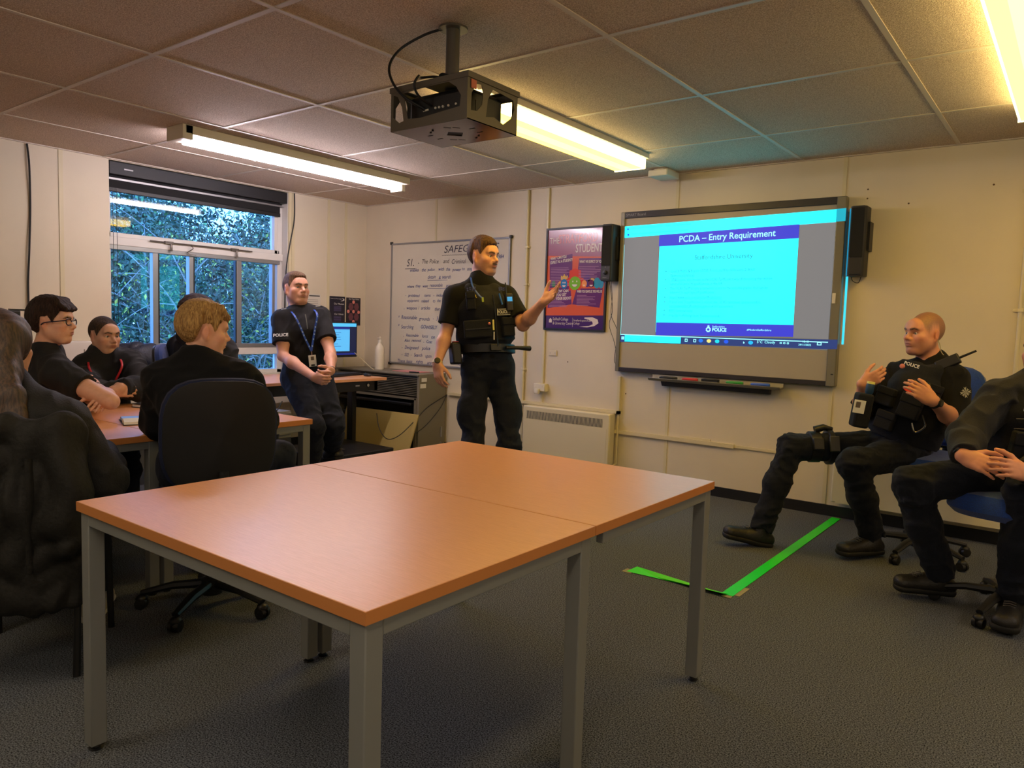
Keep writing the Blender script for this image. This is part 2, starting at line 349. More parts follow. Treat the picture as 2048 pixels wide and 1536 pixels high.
# ------------------------------------------------------------------ tables
def table(nm, label, x0, x1, y0, y1, group=None, H=.73, leg=.045, inset=.008, shift=False):
    t = thing(nm, label, 'table', ((x0+x1)/2, (y0+y1)/2, 0), group=group)
    obj('table_top', MB().box((x0, y0, H-.028), (x1, y1, H)), [wood], t, bevel=.0015)
    e = MB()
    for a, c in (((x0-.0006, y0-.0006, H-.027), (x1+.0006, y0, H-.001)), ((x0-.0006, y1, H-.027), (x1+.0006, y1+.0006, H-.001)), ((x0-.0006, y0, H-.027), (x0, y1, H-.001)), ((x1, y0, H-.027), (x1+.0006, y1, H-.001))): e.box(a, c)
    obj('edge_band', e, edge, t)
    i = inset; f = MB()
    f.box((x0+i+leg, y0+i, H-.063), (x1-i-leg, y0+i+.022, H-.028)); f.box((x0+i+leg, y1-i-.022, H-.063), (x1-i-leg, y1-i, H-.028))
    f.box((x0+i, y0+i+leg, H-.063), (x0+i+.022, y1-i-leg, H-.028)); f.box((x1-i-.022, y0+i+leg, H-.063), (x1-i, y1-i-leg, H-.028))
    obj('frame_rail', f, steel, t, bevel=.002)
    for lx, ly in ((x0+i, y0+i), (x1-i-leg, y0+i), (x0+i, y1-i-leg), (x1-i-leg, y1-i-leg)):
        if shift and lx > x0+.5 and ly < y0+.3: lx -= .055; ly += .025
        l = obj('leg', MB().box((lx, ly, .018), (lx+leg, ly+leg, H-.028)), steel, t, bevel=.003)
        obj('foot', MB().lathe([(.018, 0), (.02, .004), (.012, .008), (.008, .02)], (lx+leg/2, ly+leg/2, 0), 12), blackp, l, smooth=True)
    return t
table('table', 'nearest beech-topped table with grey steel legs, front of the pushed-together pair', 3.955, 5.167, -4.536, -3.724, 'front table pair')
table('table', 'beech-topped table with grey legs, rear half of the foreground pair, nearer the screen', 3.955, 5.167, -3.720, -2.910, 'front table pair', shift=True)
table('table', 'classroom table in front of the long-haired person, left of the blond boy', 1.75, 2.955, -4.585, -3.772, 'tables the youths sit at')
table('table', 'classroom table with two notebooks in front of the blond boy', 1.75, 2.955, -3.768, -2.955, 'tables the youths sit at')
# books and paper on the tables
t = thing('notebook', 'closed notebook with white page and black cover, pen on it, beside the folded arms', 'notebook', (2.05, -3.34, .73))
Tn = M.Translation((2.03, -3.30, .73)) @ M.Rotation(.25, 4, 'Z')
obj('cover', MB().box((-.12, -.09, 0), (.12, .09, .004), Tn).box((-.12, -.09, .018), (.0, .09, .021), Tn), blackp, t, bevel=.001)
obj('pages', MB().box((-.116, -.086, .004), (.116, .086, .018), Tn), mat('paper', (225, 222, 215), .7), t)
tag(obj('pen', MB().tube([Tn @ V((-.02, .02, .0265)), Tn @ V((.10, .05, .0265))], [.004, .0045], 8), blackp, smooth=True), 'black pen lying on the closed notebook', 'pen')
t = thing('notebook', 'open blue-covered notebook with cream pages at the joint of the tables', 'notebook', (2.6, -3.62, .73))
Tn = M.Translation((2.56, -3.6, .731)) @ M.Rotation(-.35, 4, 'Z')
obj('cover', MB().box((-.11, -.15, 0), (.11, .15, .003), Tn), blackp, t)
obj('left_page', MB().prism([(-.105, 0), (0, .006), (-.003, .016), (-.06, .02), (-.105, .008)], Tn @ V((0, -.145, .003)), Tn.to_3x3() @ V((1, 0, 0)), (0, 0, 1), -.29), mat('blue_paper', (120, 160, 215), .4), t)
obj('right_page', MB().prism([(0, 0), (.105, 0), (.1, .012), (.05, .024), (.003, .016)], Tn @ V((0, -.145, .003)), Tn.to_3x3() @ V((1, 0, 0)), (0, 0, 1), -.29), MATS['paper'], t)

# ------------------------------------------------------------------ smart board
silver = mat('board_frame', (132, 128, 112), .4, .4)
bx0, bx1, bz0, bz1 = 3.121, 4.838, .905, 2.188
yb = -.045
t = thing('interactive_whiteboard', 'large interactive whiteboard with projected slide on the far wall', 'whiteboard', (3.98, 0, bz0))
obj('back_case', MB().box((bx0+.01, -.035, bz0+.01), (bx1-.01, 0, bz1-.01)), mat('dark_case', (40, 38, 36), .5), t)
obj('writing_surface', MB().box((bx0+.03, yb, bz0+.03), (bx1-.03, -.034, bz1-.03)), mat('board_surface', (168, 160, 142), .45, bump=.02), t)
obj('top_rail', MB().box((bx0+.03, yb-.012, bz1-.05), (bx1-.04, -.03, bz1)), mat('dark_rail', (44, 42, 46), .4), t, bevel=.003)
obj('bottom_rail', MB().box((bx0+.03, yb-.012, bz0), (bx1-.04, -.03, bz0+.035)), mat('dark_rail', (44, 42, 46), .4), t, bevel=.003)
obj('side_rail', MB().box((bx0, yb-.014, bz0-.0), (bx0+.034, 0, bz1)), silver, t, bevel=.004)
obj('side_rail', MB().box((bx1-.062, yb-.022, bz0-.0), (bx1, 0, bz1)), silver, t, bevel=.006)
b = MB(); text_v(b, 'SMART Board', .03, (bx0+.045, yb-.0125, bz1-.035), (1, 0, 0), (0, 0, 1)); obj('maker_name', b, mat('grey_print', (150, 150, 155), .5), t)
obj('handle', MB().box((bx1-.052, yb-.03, 1.47), (bx1-.03, yb-.02, 1.54)), white, t, bevel=.002)
obj('catch', MB().box((bx1-.03, yb-.026, .985), (bx1-.015, yb-.02, .992)), blackp, t)
# pen tray
tr = obj('pen_tray', MB().prism([(0, 0), (.07, -.005), (.085, .010), (.088, .018), (.082, .018), (.07, .010), (.01, .012), (0, .05)], (3.46, yb-.0, .86), (0, -1, 0), (0, 0, 1), -1.03), silver, t, bevel=.002)
obj('tray_base', MB().prism([(0, 0), (.06, 0), (.03, -.05), (0, -.05)], (3.55, -.03, .865), (0, -1, 0), (0, 0, 1), -.85), MATS['dark_rail'], t)
for nm, c, x, L, lb in (('marker_pen', (16, 16, 18), 3.62, .15, 'black pen at the left end of the board tray'), ('marker_pen', (190, 40, 40), 3.80, .13, 'red pen on the board tray'), ('marker_pen', (40, 140, 50), 4.15, .13, 'green pen on the board tray'), ('marker_pen', (50, 90, 190), 4.34, .14, 'blue pen at the right end of the board tray')):
    p = thing(nm, lb, 'pen', (x, -.1, .875), group=None)
    cm = mat('pen_%d_%d' % (c[0], c[1]), c, .4)
    obj('barrel', MB().lathe([(.004, 0), (.010, .01), (.011, .05), (.011, L-.04)], (x-L/2, -.1, .884), 12, (1, 0, 0)), cm, p, smooth=True)
    obj('cap', MB().lathe([(.0122, 0), (.0122, .035), (.008, .04)], (x+L/2-.04, -.1, .884), 12, (1, 0, 0)), cm, p, smooth=True)
p = thing('board_eraser', 'black rectangular eraser in the middle of the board tray', 'eraser', (3.97, -.1, .875))
obj('grip', MB().box((3.9, -.125, .885), (4.03, -.08, .90)), blackp, p, bevel=.005); obj('felt', MB().box((3.902, -.124, .873), (4.028, -.081, .886)), mat('felt', (50, 50, 55), .95), p)
# the projected picture: projector light put on the board as glowing patches (left edge 3.15, right edge spills over the frame and past it)
SL = 1.25
cy = emis('light_cyan', (26, 236, 255), SL); cyw = emis('light_cyan_white', (150, 250, 255), .9); pur = emis('light_purple', (58, 62, 205), .62); blu = emis('light_blue', (30, 90, 240), .6)
tx = emis('light_text', (10, 120, 170), .42); dk = emis('light_dim', (44, 66, 128), .5); gry = emis('light_grey', (122, 120, 120), .62)
P = obj('projected_picture', MB().box((3.15, yb-.0007, 1.15), (4.776, yb-.0003, 2.02)), emis('light_black_level', (120, 118, 108), .5), t)
def lay(nm, x0, x1, z0, z1, m_, k=1, x0b=None, z0r=None, z1r=None, par=None):
    # a glowing patch; the projection is slightly keystoned: z0r / z1r are its right-hand heights
    y = yb-.0006-.0006*k; z0r = z0 if z0r is None else z0r; z1r = z1 if z1r is None else z1r
    q = MB(); q.add([(x0, y, z0), (x1, y, z0r), (x1, y, z1r), (x0, y, z1)], [(0, 1, 2, 3)])
    return obj(nm, q, m_, par or P)
lay('browser_bar', 3.152, 4.776, 1.985, 2.076, cy, 1, z0r=2.02, z1r=2.105)
b = MB(); yy = yb-.0024
text_v(b, 'Staffordshire PCDA Webinar 2022  -  Slide  -  PowerPoint Show', .020, (3.2, yy, 2.052), (1, 0, .015), (0, 0, 1)); text_v(b, 'https://www.staffordshire.police.uk/police-forces/staffordshire-police/areas', .018, (3.22, yy, 2.008), (1, 0, .015), (0, 0, 1), squeeze=.9)
obj('browser_text', b, tx, P)
b = MB(); b.box((3.175, yy, 2.045), (3.19, yy-.0003, 2.06)); b.box((3.18, yy, 2.0), (3.195, yy-.0003, 2.016)); obj('browser_icon', b, blu, P)
lay('slide', 3.468, 4.532, 1.235, 1.985, cy, 1, z0r=1.245, z1r=1.93)
lay('slide_header', 3.462, 4.532, 1.905, 1.993, pur, 2, z0r=1.922, z1r=2.018)
lay('slide_footer', 3.470, 4.535, 1.210, 1.312, pur, 2, z0r=1.235, z1r=1.318)
b = MB(); text_v(b, 'PCDA \u2013 Entry Requirement', .067, (4.0, yb-.0028, 1.938), (1, 0, .018), (0, 0, 1), 'CENTER', off=.0006, squeeze=.97); obj('slide_title', b, cyw, P)
b = MB(); text_v(b, 'Staffordshire University', .049, (3.99, yy-.0002, 1.795), (1, 0, .006), (0, 0, 1), 'CENTER', squeeze=.96)
obj('slide_subtitle', b, emis('light_teal', (20, 140, 165), .42), P)
b = MB(); lines = [('Level 3 Maths & English (GCSE, Functional/Key Skills Level 2, Adult', 1.700), ('Numeracy/Literacy)', 1.667), ('UCAS points (also known as the UCAS Tariff) are a way of measuring the relative', 1.633), ('value of all post-16 qualifications in the UK', 1.602), ('The UCAS Tariff assigns a numerical score to the possible grades that can be', 1.568), ('achieved in each type of qualification', 1.537), ('https://www.ucas.com/ucas/tariff-calculator', 1.499), ('If your level 3 qualification is not on the UCAS calculator, please send to', 1.463), ('recruitment@staffordshire.police.uk for assessment', 1.432), ('RPEL (internal only)', 1.396), ('Step Up to Policing (level 3 access course)', 1.360)]
for i, (s_, z) in enumerate(lines):
    b = MB()
    text_v(b, s_, .0305, (3.575, yy-.0002, z), (1, 0, .004), (0, 0, 1), squeeze=.80 if i != 2 else .78)
    if i not in (1, 3, 5, 8): b.box((3.53, yy, z+.008), (3.538, yy-.0003, z+.014))
    obj('slide_line', b, tx, P)
b = MB()
b.box((3.575, yy, 1.495), (4.0, yy-.0003, 1.4965)); b.box((3.575, yy, 1.428), (3.87, yy-.0003, 1.4295))
obj('link_underline', b, tx, P)
b = MB(); b.add([(3.905+.022*math.cos(a)*r, yb-.0028, 1.268+.022*math.sin(a)*r) for i in range(16) for a, r in [(i*PI/8, 1 if i % 2 else .82)]], [tuple(range(16))]); b.box((3.898, yb-.0028, 1.288), (3.912, yb-.003, 1.299))
text_v(b, 'Staffordshire', .019, (3.935, yb-.0028, 1.285), (1, 0, .01), (0, 0, 1)); text_v(b, 'POLICE', .036, (3.935, yb-.0028, 1.256), (1, 0, .01), (0, 0, 1), off=.001, squeeze=.95); text_v(b, '#ModernStaffordshire', .020, (4.20, yb-.0028, 1.268), (1, 0, .01), (0, 0, 1), shear=.2)
obj('slide_crest_and_name', b, cyw, P)
b = MB(); b.add([(3.905+.010*math.cos(i*PI/5), yb-.0032, 1.268+.010*math.sin(i*PI/5)) for i in range(10)], [tuple(range(10))]); obj('crest_centre', b, pur, P)
lay('left_margin', 3.154, 3.462, 1.205, 1.985, gry, 1); lay('right_margin', 4.535, 4.776, 1.228, 2.02, gry, 1)
lay('taskbar', 3.152, 4.776, 1.145, 1.205, dk, 2, z0r=1.158, z1r=1.225)
lay('task_search', 3.195, 3.685, 1.150, 1.203, cy, 3, z0r=1.153, z1r=1.205)
b = MB(); b.box((3.152, yb-.003, 1.203), (4.776, yb-.0032, 1.209)); b.box((3.152, yb-.003, 1.2), (3.157, yb-.0032, 1.93)); obj('white_edge_lines', b, cyw, P)
b = MB(); text_v(b, 'Type here to search', .024, (3.24, yb-.0036, 1.168), (1, 0, 0), (0, 0, 1)); obj('search_text', b, tx, P)
b = MB(); b.box((3.165, yb-.003, 1.166), (3.176, yb-.0032, 1.177)); b.box((3.178, yb-.003, 1.166), (3.189, yb-.0032, 1.177)); b.box((3.165, yb-.003, 1.179), (3.176, yb-.0032, 1.19)); b.box((3.178, yb-.003, 1.179), (3.189, yb-.0032, 1.19))
for x in (3.72, 3.79): b.plate([[(0, 0), (.022, 0), (.022, .024), (0, .024)], [(.005, .005), (.017, .005), (.017, .019), (.005, .019)]], (x, yb-.003, 1.168), (1, 0, 0), (0, 0, 1), .0002)
for x in (4.585, 4.61, 4.635): b.plate([[(0, 0), (.014, 0), (.014, .012), (0, .012)], [(.003, .003), (.011, .003), (.011, .009), (.003, .009)]], (x-.14, yb-.003, 1.182), (1, 0, 0), (0, 0, 1), .0002)
text_v(b, '5\u00b0C  Cloudy', .026, (4.36-.08, yb-.003, 1.181), (1, 0, .01), (0, 0, 1)); text_v(b, '10:48', .020, (4.60, yb-.003, 1.198), (1, 0, .01), (0, 0, 1)); text_v(b, '29/11/2022', .019, (4.575, yb-.003, 1.175), (1, 0, .01), (0, 0, 1))
b.plate([[(0, 0), (.03, 0), (.03, .022), (0, .022)], [(.005, .005), (.025, .005), (.025, .017), (.005, .017)]], (4.70, yb-.003, 1.183), (1, 0, 0), (0, 0, 1), .0002)
obj('task_icons', b, cyw, P)
for x, c in ((3.85, (30, 120, 255)), (3.915, (240, 230, 130)), (3.98, (20, 220, 235)), (4.05, (30, 90, 235)), (4.235, (30, 190, 255))):
    b = MB(); b.add([(x+.018*math.cos(i*PI/6), yb-.0034, 1.182+.014*math.sin(i*PI/6)) for i in range(12)], [tuple(range(12))]); obj('task_icon', b, emis('icon_%d' % c[1], c, .65), P)
b = MB(); b.add([(4.18, yb-.0034, 1.19), (4.18, yb-.0034, 1.172), (4.192, yb-.0034, 1.178)], [(0, 1, 2)]); obj('mouse_pointer', b, cyw, P)
# glowing strips standing in for the picture's spill on the frame rail and on the wall right of the board
y = yb-.0225
obj('spill_on_rail', MB().add([(4.777, y, 2.019), (4.838, y, 2.021), (4.838, y, 2.106), (4.777, y, 2.104)], [(0, 1, 2, 3)]), emis('light_spill', (20, 190, 215), .5), P)
obj('spill_on_rail', MB().add([(4.777, y, 1.16), (4.838, y, 1.162), (4.838, y, 1.226), (4.777, y, 1.225)], [(0, 1, 2, 3)]), dk, P)
obj('spill_on_wall', MB().box((4.848, -.002, 1.195), (4.862, -.0005, 1.655)), emis('light_line', (60, 215, 250), .7), P)
obj('spill_on_wall', MB().box((4.846, -.003, 1.66), (4.854, -.001, 2.11)), emis('light_line_dim', (40, 170, 220), .4), P)

# ------------------------------------------------------------------ speakers
spk = mat('speaker_case', (36, 36, 36), .5); grl = mat('speaker_cloth', (26, 27, 27), .95, bump=.3, bscale=400)
def speaker(x0, x1, z0, z1, label, knob, yb0=-.02):
    t = thing('wall_speaker', label, 'speaker', ((x0+x1)/2, -.01, z0), group='speakers either side of the interactive board')
    zg = z0+(z1-z0)*.27
    obj('case', MB().prism([(x0, yb0), (x0, -.13), (x0+.012, -.145), (x1-.012, -.145), (x1, -.13), (x1, yb0)], (0, 0, z0), (1, 0, 0), (0, 1, 0), z1-z0), spk, t, bevel=.006)
    obj('front_cloth', MB().box((x0+.01, -.150, zg), (x1-.01, -.143, z1-.012)), grl, t, bevel=.003)
    obj('control_panel', MB().box((x0+.01, -.151, z0+.01), (x1-.01, -.143, zg-.004)), spk, t, bevel=.003)
    if knob:
        obj('volume_knob', MB().lathe([(.017, 0), (.017, .012), (.013, .014)], ((x0+x1)/2, -.151, (z0+zg)/2+.005), 20, (0, -1, 0)), blackp, t, smooth=True)
        b = MB(); text_v(b, 'SMART', .012, (x0+.03, -.1515, z0+.022), (1, 0, 0), (0, 0, 1)); b.lathe([(.003, 0), (.003, .001)], ((x0+x1)/2, -.151, zg-.012), 8, (0, -1, 0)); obj('printed_name', b, mat('grey_print', (150, 150, 155), .5), t)
    obj('wall_bracket', MB().box((x1-.01, -.09, z0+.17), (x1+.015, -.0, z1-.1)), blackm, t)
speaker(2.995, 3.10, 1.635, 2.09, 'dark wall speaker with volume knob left of the interactive board', True)
speaker(4.883, 4.985, 1.648, 2.105, 'plain dark wall speaker right of the interactive board', False)
tag(obj('speaker_cable', MB().tube(smooth_path([(3.05, -.08, 1.64), (3.055, -.06, 1.55), (3.06, -.03, 1.40), (3.03, -.02, 1.28), (3.08, -.02, 1.15), (3.115, -.03, 1.05)]), .0022, 6).tube(smooth_path([(3.065, -.08, 1.64), (3.07, -.06, 1.5), (3.05, -.03, 1.36), (3.115, -.03, 1.22), (3.09, -.02, 1.0), (3.12, -.03, .96)]), .0022, 6), cable, smooth=True), 'two thin black leads hanging below the left wall speaker', 'cable')
tag(obj('speaker_cable', MB().tube(smooth_path([(4.90, -.08, 1.65), (4.91, -.07, 1.62), (4.94, -.05, 1.61), (4.96, -.07, 1.65)]), .0022, 6), cable, smooth=True), 'short black lead looping under the right wall speaker', 'cable')

# ------------------------------------------------------------------ poster
t = thing('framed_poster', 'framed purple and orange student poster left of the interactive board', 'poster', (2.67, 0, 1.22))
px0, px1, pz0, pz1 = 2.362, 2.985, 1.222, 2.103
b = MB(); b.plate([[(px0, pz0), (px1, pz0), (px1, pz1), (px0, pz1)], [(px0+.016, pz0+.016), (px1-.016, pz0+.016), (px1-.016, pz1-.016), (px0+.016, pz1-.016)]], (0, 0, 0), (1, 0, 0), (0, 0, 1), .022)
obj('frame', b, blackp, t)
def pm(n, c): return mat('poster_'+n, c, .22, coat=.5)
b = MB(); b.box((px0+.01, -.012, pz0+.01), (px1-.01, -.006, pz1-.01)); sheet = obj('sheet', b, pm('orange', (214, 92, 66)), t)
def flat(nm, poly, c, k=1, par=None):
    return obj(nm, MB().add([(px0+a, -.012-.0006*k, pz0+z) for a, z in poly], [tuple(range(len(poly)))]), pm('%02x%02x%02x' % c, c), par or sheet)
PW, PH = px1-px0, pz1-pz0
flat('header_band', [(.016, PH-.235), (PW-.016, PH-.26), (PW-.016, PH-.016), (.016, PH-.016)], (150, 84, 124))
flat('footer_band', [(.016, .016), (PW-.016, .016), (PW-.016, .135), (.016, .125)], (66, 36, 110))
for poly in ([(.04, PH-.265), (.275, PH-.225), (.28, PH-.47), (.05, PH-.52)], [(.345, PH-.265), (PW-.02, PH-.27), (PW-.02, PH-.475), (.325, PH-.45)], [(.035, .19), (.04, .35), (.265, .385), (.285, .225)], [(.29, .225), (.33, .36), (PW-.035, .36), (PW-.06, .20)]):
    flat('text_panel', [(a, z) for a, z in poly], (98, 44, 118), 2)
b = MB(); yy = -.0145; up_ = (0, 0, 1)
text_v(b, 'THE', .075, (px0+.035, yy, pz1-.135), (1, 0, .01), up_, squeeze=.75); text_v(b, 'STUDENT', .098, (px0+.305, yy, pz1-.215), (1, 0, 0), up_, squeeze=.62, off=.001)
text_v(b, 'WHAT CAN YOU\nEXPECT AS A STUDENT?', .034, (px0+.05, yy, pz1-.275), (1, 0, .1), up_, squeeze=.62, off=.001); text_v(b, 'WHAT WE EXPECT OF YOU?', .032, (px0+.35, yy, pz1-.305), (1, 0, -.02), up_, squeeze=.56, off=.001)
text_v(b, 'HOW CAN\nYOU GET\nYOUR BOOST', .032, (px0+.12, yy, pz0+.325), (1, 0, .05), up_, squeeze=.8, off=.001); text_v(b, "WHEN YOU LEAVE US, YOU WILL BE", .030, (px0+.335, yy, pz0+.325), (1, 0, .0), up_, squeeze=.50, off=.001)
text_v(b, 'Solihull College\n& University Centre', .036, (px0+.095, yy, pz0+.085), (1, 0, .0), up_, squeeze=.72); text_v(b, 'Stratford-upon-Avon\nCollege', .026, (px0+.31, yy, pz0+.08), (1, 0, 0), up_, squeeze=.8)
b.box((px0+.30, yy, pz0+.03), (px0+.302, yy-.0003, pz0+.11)); b.add([(px0+.055, yy, pz0+.065), (px0+.085, yy, pz0+.065), (px0+.085, yy, pz0+.09), (px0+.07, yy, pz0+.105), (px0+.055, yy, pz0+.09)], [(0, 1, 2, 3, 4)])
obj('white_lettering', b, pm('white', (226, 214, 214)), sheet)
b = MB(); text_v(b, 'STRATFORD', .108, (px0+.125, yy, pz1-.135), (1, 0, .02), up_, squeeze=.66, off=.001); obj('pink_lettering', b, pm('pink', (206, 104, 116)), sheet)
b = MB()
for k in range(12): b.box((px0+.055, yy, pz1-.345-.0135*k), (px0+.055+.2*(1-.25*random.random()), yy-.0003, pz1-.341-.0135*k))
for k in range(9): b.box((px0+.345, yy, pz1-.34-.0135*k), (px0+.345+.23*(1-.35*random.random()), yy-.0003, pz1-.336-.0135*k))
for k in range(8): b.box((px0+.05, yy, pz0+.285-.012*k), (px0+.05+.2*(1-.4*random.random()), yy-.0003, pz0+.289-.012*k)); b.box((px0+.335, yy, pz0+.30-.012*k), (px0+.335+.2*(1-.6*random.random()), yy-.0003, pz0+.304-.012*k))
obj('small_print', b, pm('lilac', (176, 130, 176)), sheet)
b = MB(); pts = [(px0+.36, pz0+.06)]; n = 24
sw = [(.42, .115), (.50, .118), (.55, .10), (.56, .07), (.52, .045), (.45, .032), (.37, .035), (.41, .040), (.47, .045), (.505, .06), (.50, .08), (.46, .098), (.42, .105)]
b.add([(px0+a, yy-.0004, pz0+z) for a, z in sw], [tuple(range(len(sw)))]); obj('swoosh', b, pm('white', (226, 214, 214)), sheet)
def disc(nm, cx, cz, rx, rz, c, k, n=20): return flat(nm, [(cx+rx*math.cos(i*2*PI/n), cz+rz*math.sin(i*2*PI/n)) for i in range(n)], c, k)
star = [(.31+(.115 if i % 2 else .07)*math.cos(PI/2+i*PI/6)*1.0, .425+(.10 if i % 2 else .06)*math.sin(PI/2+i*PI/6)) for i in range(12)]; star[0] = (.31, .53)
flat('spiky_hair', star, (214, 60, 48), 4); disc('green_face', .31, .405, .058, .058, (120, 186, 50), 5)
disc('blue_face', .20, .40, .034, .042, (24, 120, 190), 5); flat('yellow_crown', [(.165, .435), (.165, .475), (.18, .46), (.20, .485), (.218, .46), (.235, .475), (.235, .435)], (232, 200, 60), 4)
disc('purple_hair', .435, .425, .036, .055, (72, 40, 130), 4); disc('peach_face', .405, .40, .026, .03, (236, 150, 90), 5); disc('violet_face', .475, .40, .03, .032, (96, 30, 90), 5); disc('yellow_hair', .478, .425, .036, .02, (230, 190, 70), 4)
disc('teal_face', .53, .405, .034, .045, (40, 150, 190), 5); disc('blue_face', .57, .395, .025, .035, (60, 160, 200), 4); disc('green_face', .09, .40, .02, .028, (40, 130, 90), 4); disc('purple_face', .13, .41, .022, .03, (110, 50, 110), 4)
b = MB()
for cx, cz, r in ((.31, .395, .026), (.20, .388, .018), (.475, .39, .016), (.405, .39, .01)): b.add([(px0+cx+r*math.cos(PI+i*PI/8), -.0162, pz0+cz+r*.8*math.sin(PI+i*PI/8)) for i in range(9)], [tuple(range(9))])
for cx, cz in ((.29, .42), (.33, .42), (.19, .41), (.21, .41)): b.add([(px0+cx+.006*math.cos(i*PI/4), -.0162, pz0+cz+.008*math.sin(i*PI/4)) for i in range(8)], [tuple(range(8))])
obj('smiles', b, pm('white', (226, 214, 214)), sheet)

# ------------------------------------------------------------------ ordinary whiteboard with handwriting
t = thing('whiteboard', 'wall whiteboard covered with blue handwriting behind the standing officer', 'whiteboard', (1.2, 0, .8))
wx0, wx1, wz0, wz1 = .405, 1.965, .815, 2.052
wb = obj('board_surface', MB().box((wx0, -.012, wz0), (wx1, 0, wz1)), mat('whiteboard_white', (208, 202, 184), .2, coat=.3), t)
b = MB(); b.plate([[(wx0, wz0), (wx1, wz0), (wx1, wz1), (wx0, wz1)], [(wx0+.018, wz0+.018), (wx1-.018, wz0+.018), (wx1-.018, wz1-.018), (wx0+.018, wz1-.018)]], (0, 0, 0), (1, 0, 0), (0, 0, 1), .02)
obj('frame', b, alu, t, bevel=.003)
for x, z in ((wx0, wz0), (wx1, wz0), (wx0, wz1), (wx1, wz1)): obj('corner_cap', MB().box((x-.014, -.023, z-.014), (x+.014, 0, z+.014)), blackp, t, bevel=.004)
hb = mat('marker_blue', (38, 58, 130), .5); hk = mat('marker_black', (52, 50, 62), .5)
def hand(b, s, size, x, z, sq=.9):
    # each word a little up or down, like handwriting
    cx = x
    for wd in s.split(' '):
        if wd: text_v(b, wd, size*random.uniform(.93, 1.06), (cx, -.0135, z+random.uniform(-.006, .006)), (1, 0, random.uniform(-.03, .03)), (0, 0, 1), shear=.22, squeeze=sq)
        cx += size*.5*sq*(len(wd)+1.0)
b = MB(); hand(b, 'SAFEGUARDS', .10, 1.14, 1.935, 1.15); hand(b, 'S1.', .105, .63, 1.815)
b.tube([(1.12+k*.012, -.0135, 1.905+(.006 if k % 2 else 0)) for k in range(60)], .0015, 4); b.box((.61, -.0135, 1.785), (.76, -.0145, 1.79)); hand(b, '- The Police and Criminal Evidence Act', .062, .79, 1.83, .86); obj('handwritten_heading', b, hk, wb)
for s_, z, x, sz in (('enables the police with the power to stop a', 1.758, .68, .046), ('detain & search', 1.68, .93, .048), ('where they want reasonable grounds to suspect they want', 1.60, .645, .044), ('- prohibited items - including any offensive', 1.51, .62, .046), ('equipment related to the commission', 1.455, .65, .044), ('- weapons / articles that may be', 1.375, .60, .046), ('* Reasonable grounds - 3 of', 1.275, .52, .052), ('* Searching   GO WISELY', 1.185, .52, .052), ('- Reasonable force can be', 1.095, .60, .046), ('Also removal - Coat', 1.045, .62, .046), ('- Designated police', .975, .58, .05), ('- S32 - Search upon', .90, .58, .05), ('These basic rights are', .835+.0, .52, .05), ('1984', 1.86, 1.80, .05), ('APPLY', .845, 1.36, .04)):
    b = MB(); hand(b, s_, sz, x, z); obj('handwritten_line', b, hb, wb)
b = MB(); b.box((.93, -.0135, 1.668), (1.2, -.0145, 1.671)); b.box((.93, -.0135, 1.588), (1.25, -.0145, 1.591)); obj('underline', b, hb, wb)

# ------------------------------------------------------------------ papers in the corner
def sheet_on_left(y0, y1, z0, z1, c, label, cat='poster', k=.003):
    t = thing('poster', label, cat, (0, (y0+y1)/2, z0)); o = obj('sheet', MB().box((0.0065, y0, z0), (.0065+k, y1, z1)), mat('sheet_%02x%02x%02x' % c, c, .5), t); return t, o
t, o = sheet_on_left(-.485, -.285, 1.195, 1.49, (28, 24, 42), 'left of two small dark purple posters above the monitor')
b = MB(); yd = (0, 1, 0)
text_v(b, 'Our Mission', .026, (.0102, -.43, 1.405), yd, (0, 0, 1)); text_v(b, 'Our Values', .026, (.0102, -.425, 1.30), yd, (0, 0, 1)); sw2 = [(-.33, 1.475), (-.30, 1.468), (-.292, 1.455), (-.31, 1.445), (-.345, 1.442), (-.315, 1.452), (-.308, 1.462)]
b.add([(.0102, a, z) for a, z in sw2], [tuple(range(7))]); text_v(b, 'Stratford-upon-Avon College', .012, (.0102, -.475, 1.462), yd, (0, 0, 1)); obj('lettering', b, mat('paper', (225, 222, 215), .7), o)
b = MB()
for k in range(5): b.box((.010, -.43, 1.385-.011*k), (.0103, -.335, 1.388-.011*k)); b.box((.010, -.43, 1.28-.011*k), (.0103, -.335, 1.283-.011*k))
obj('small_print', b, mat('poster_violet', (110, 96, 150), .5), o)
t, o = sheet_on_left(-.268, -.075, 1.195, 1.485, (26, 20, 34), 'right of two small dark posters, with pink discs, above the monitor')
b = MB(); cyz = [(-.17, 1.44), (-.17, 1.34), (-.24, 1.34), (-.10, 1.335), (-.17, 1.235)]
for a, z in cyz: b.add([(.0103, a+.018*math.cos(i*PI/6), z+.018*math.sin(i*PI/6)) for i in range(12)], [tuple(range(12))])
obj('pink_disc', b, mat('salmon', (216, 130, 118), .5), o)
b = MB()
for a, z in ((-.205, 1.39), (-.13, 1.39), (-.205, 1.285), (-.13, 1.285)): b.add([(.0099, a+.034*math.cos(i*PI/3), z+.045*math.sin(i*PI/3)) for i in range(6)], [tuple(range(6))])
obj('hexagon', b, mat('maroon', (104, 56, 66), .5), o); b = MB(); text_v(b, 'Our Core Values', .02, (.0102, -.235, 1.464), yd, (0, 0, 1)); obj('lettering', b, MATS['paper'], o)
t, o = sheet_on_left(-.80, -.60, 1.28, 1.50, (206, 200, 186), 'small pale notice sheet behind the leaning officer', 'notice')
b = MB(); b.box((.0096, -.74, 1.475), (.0102, -.61, 1.487))
for k in range(8): b.box((.0096, -.77, 1.44-.018*k), (.0099, -.63, 1.443-.018*k))
obj('printed_lines', b, mat('print_dark', (60, 60, 60), .6), o)

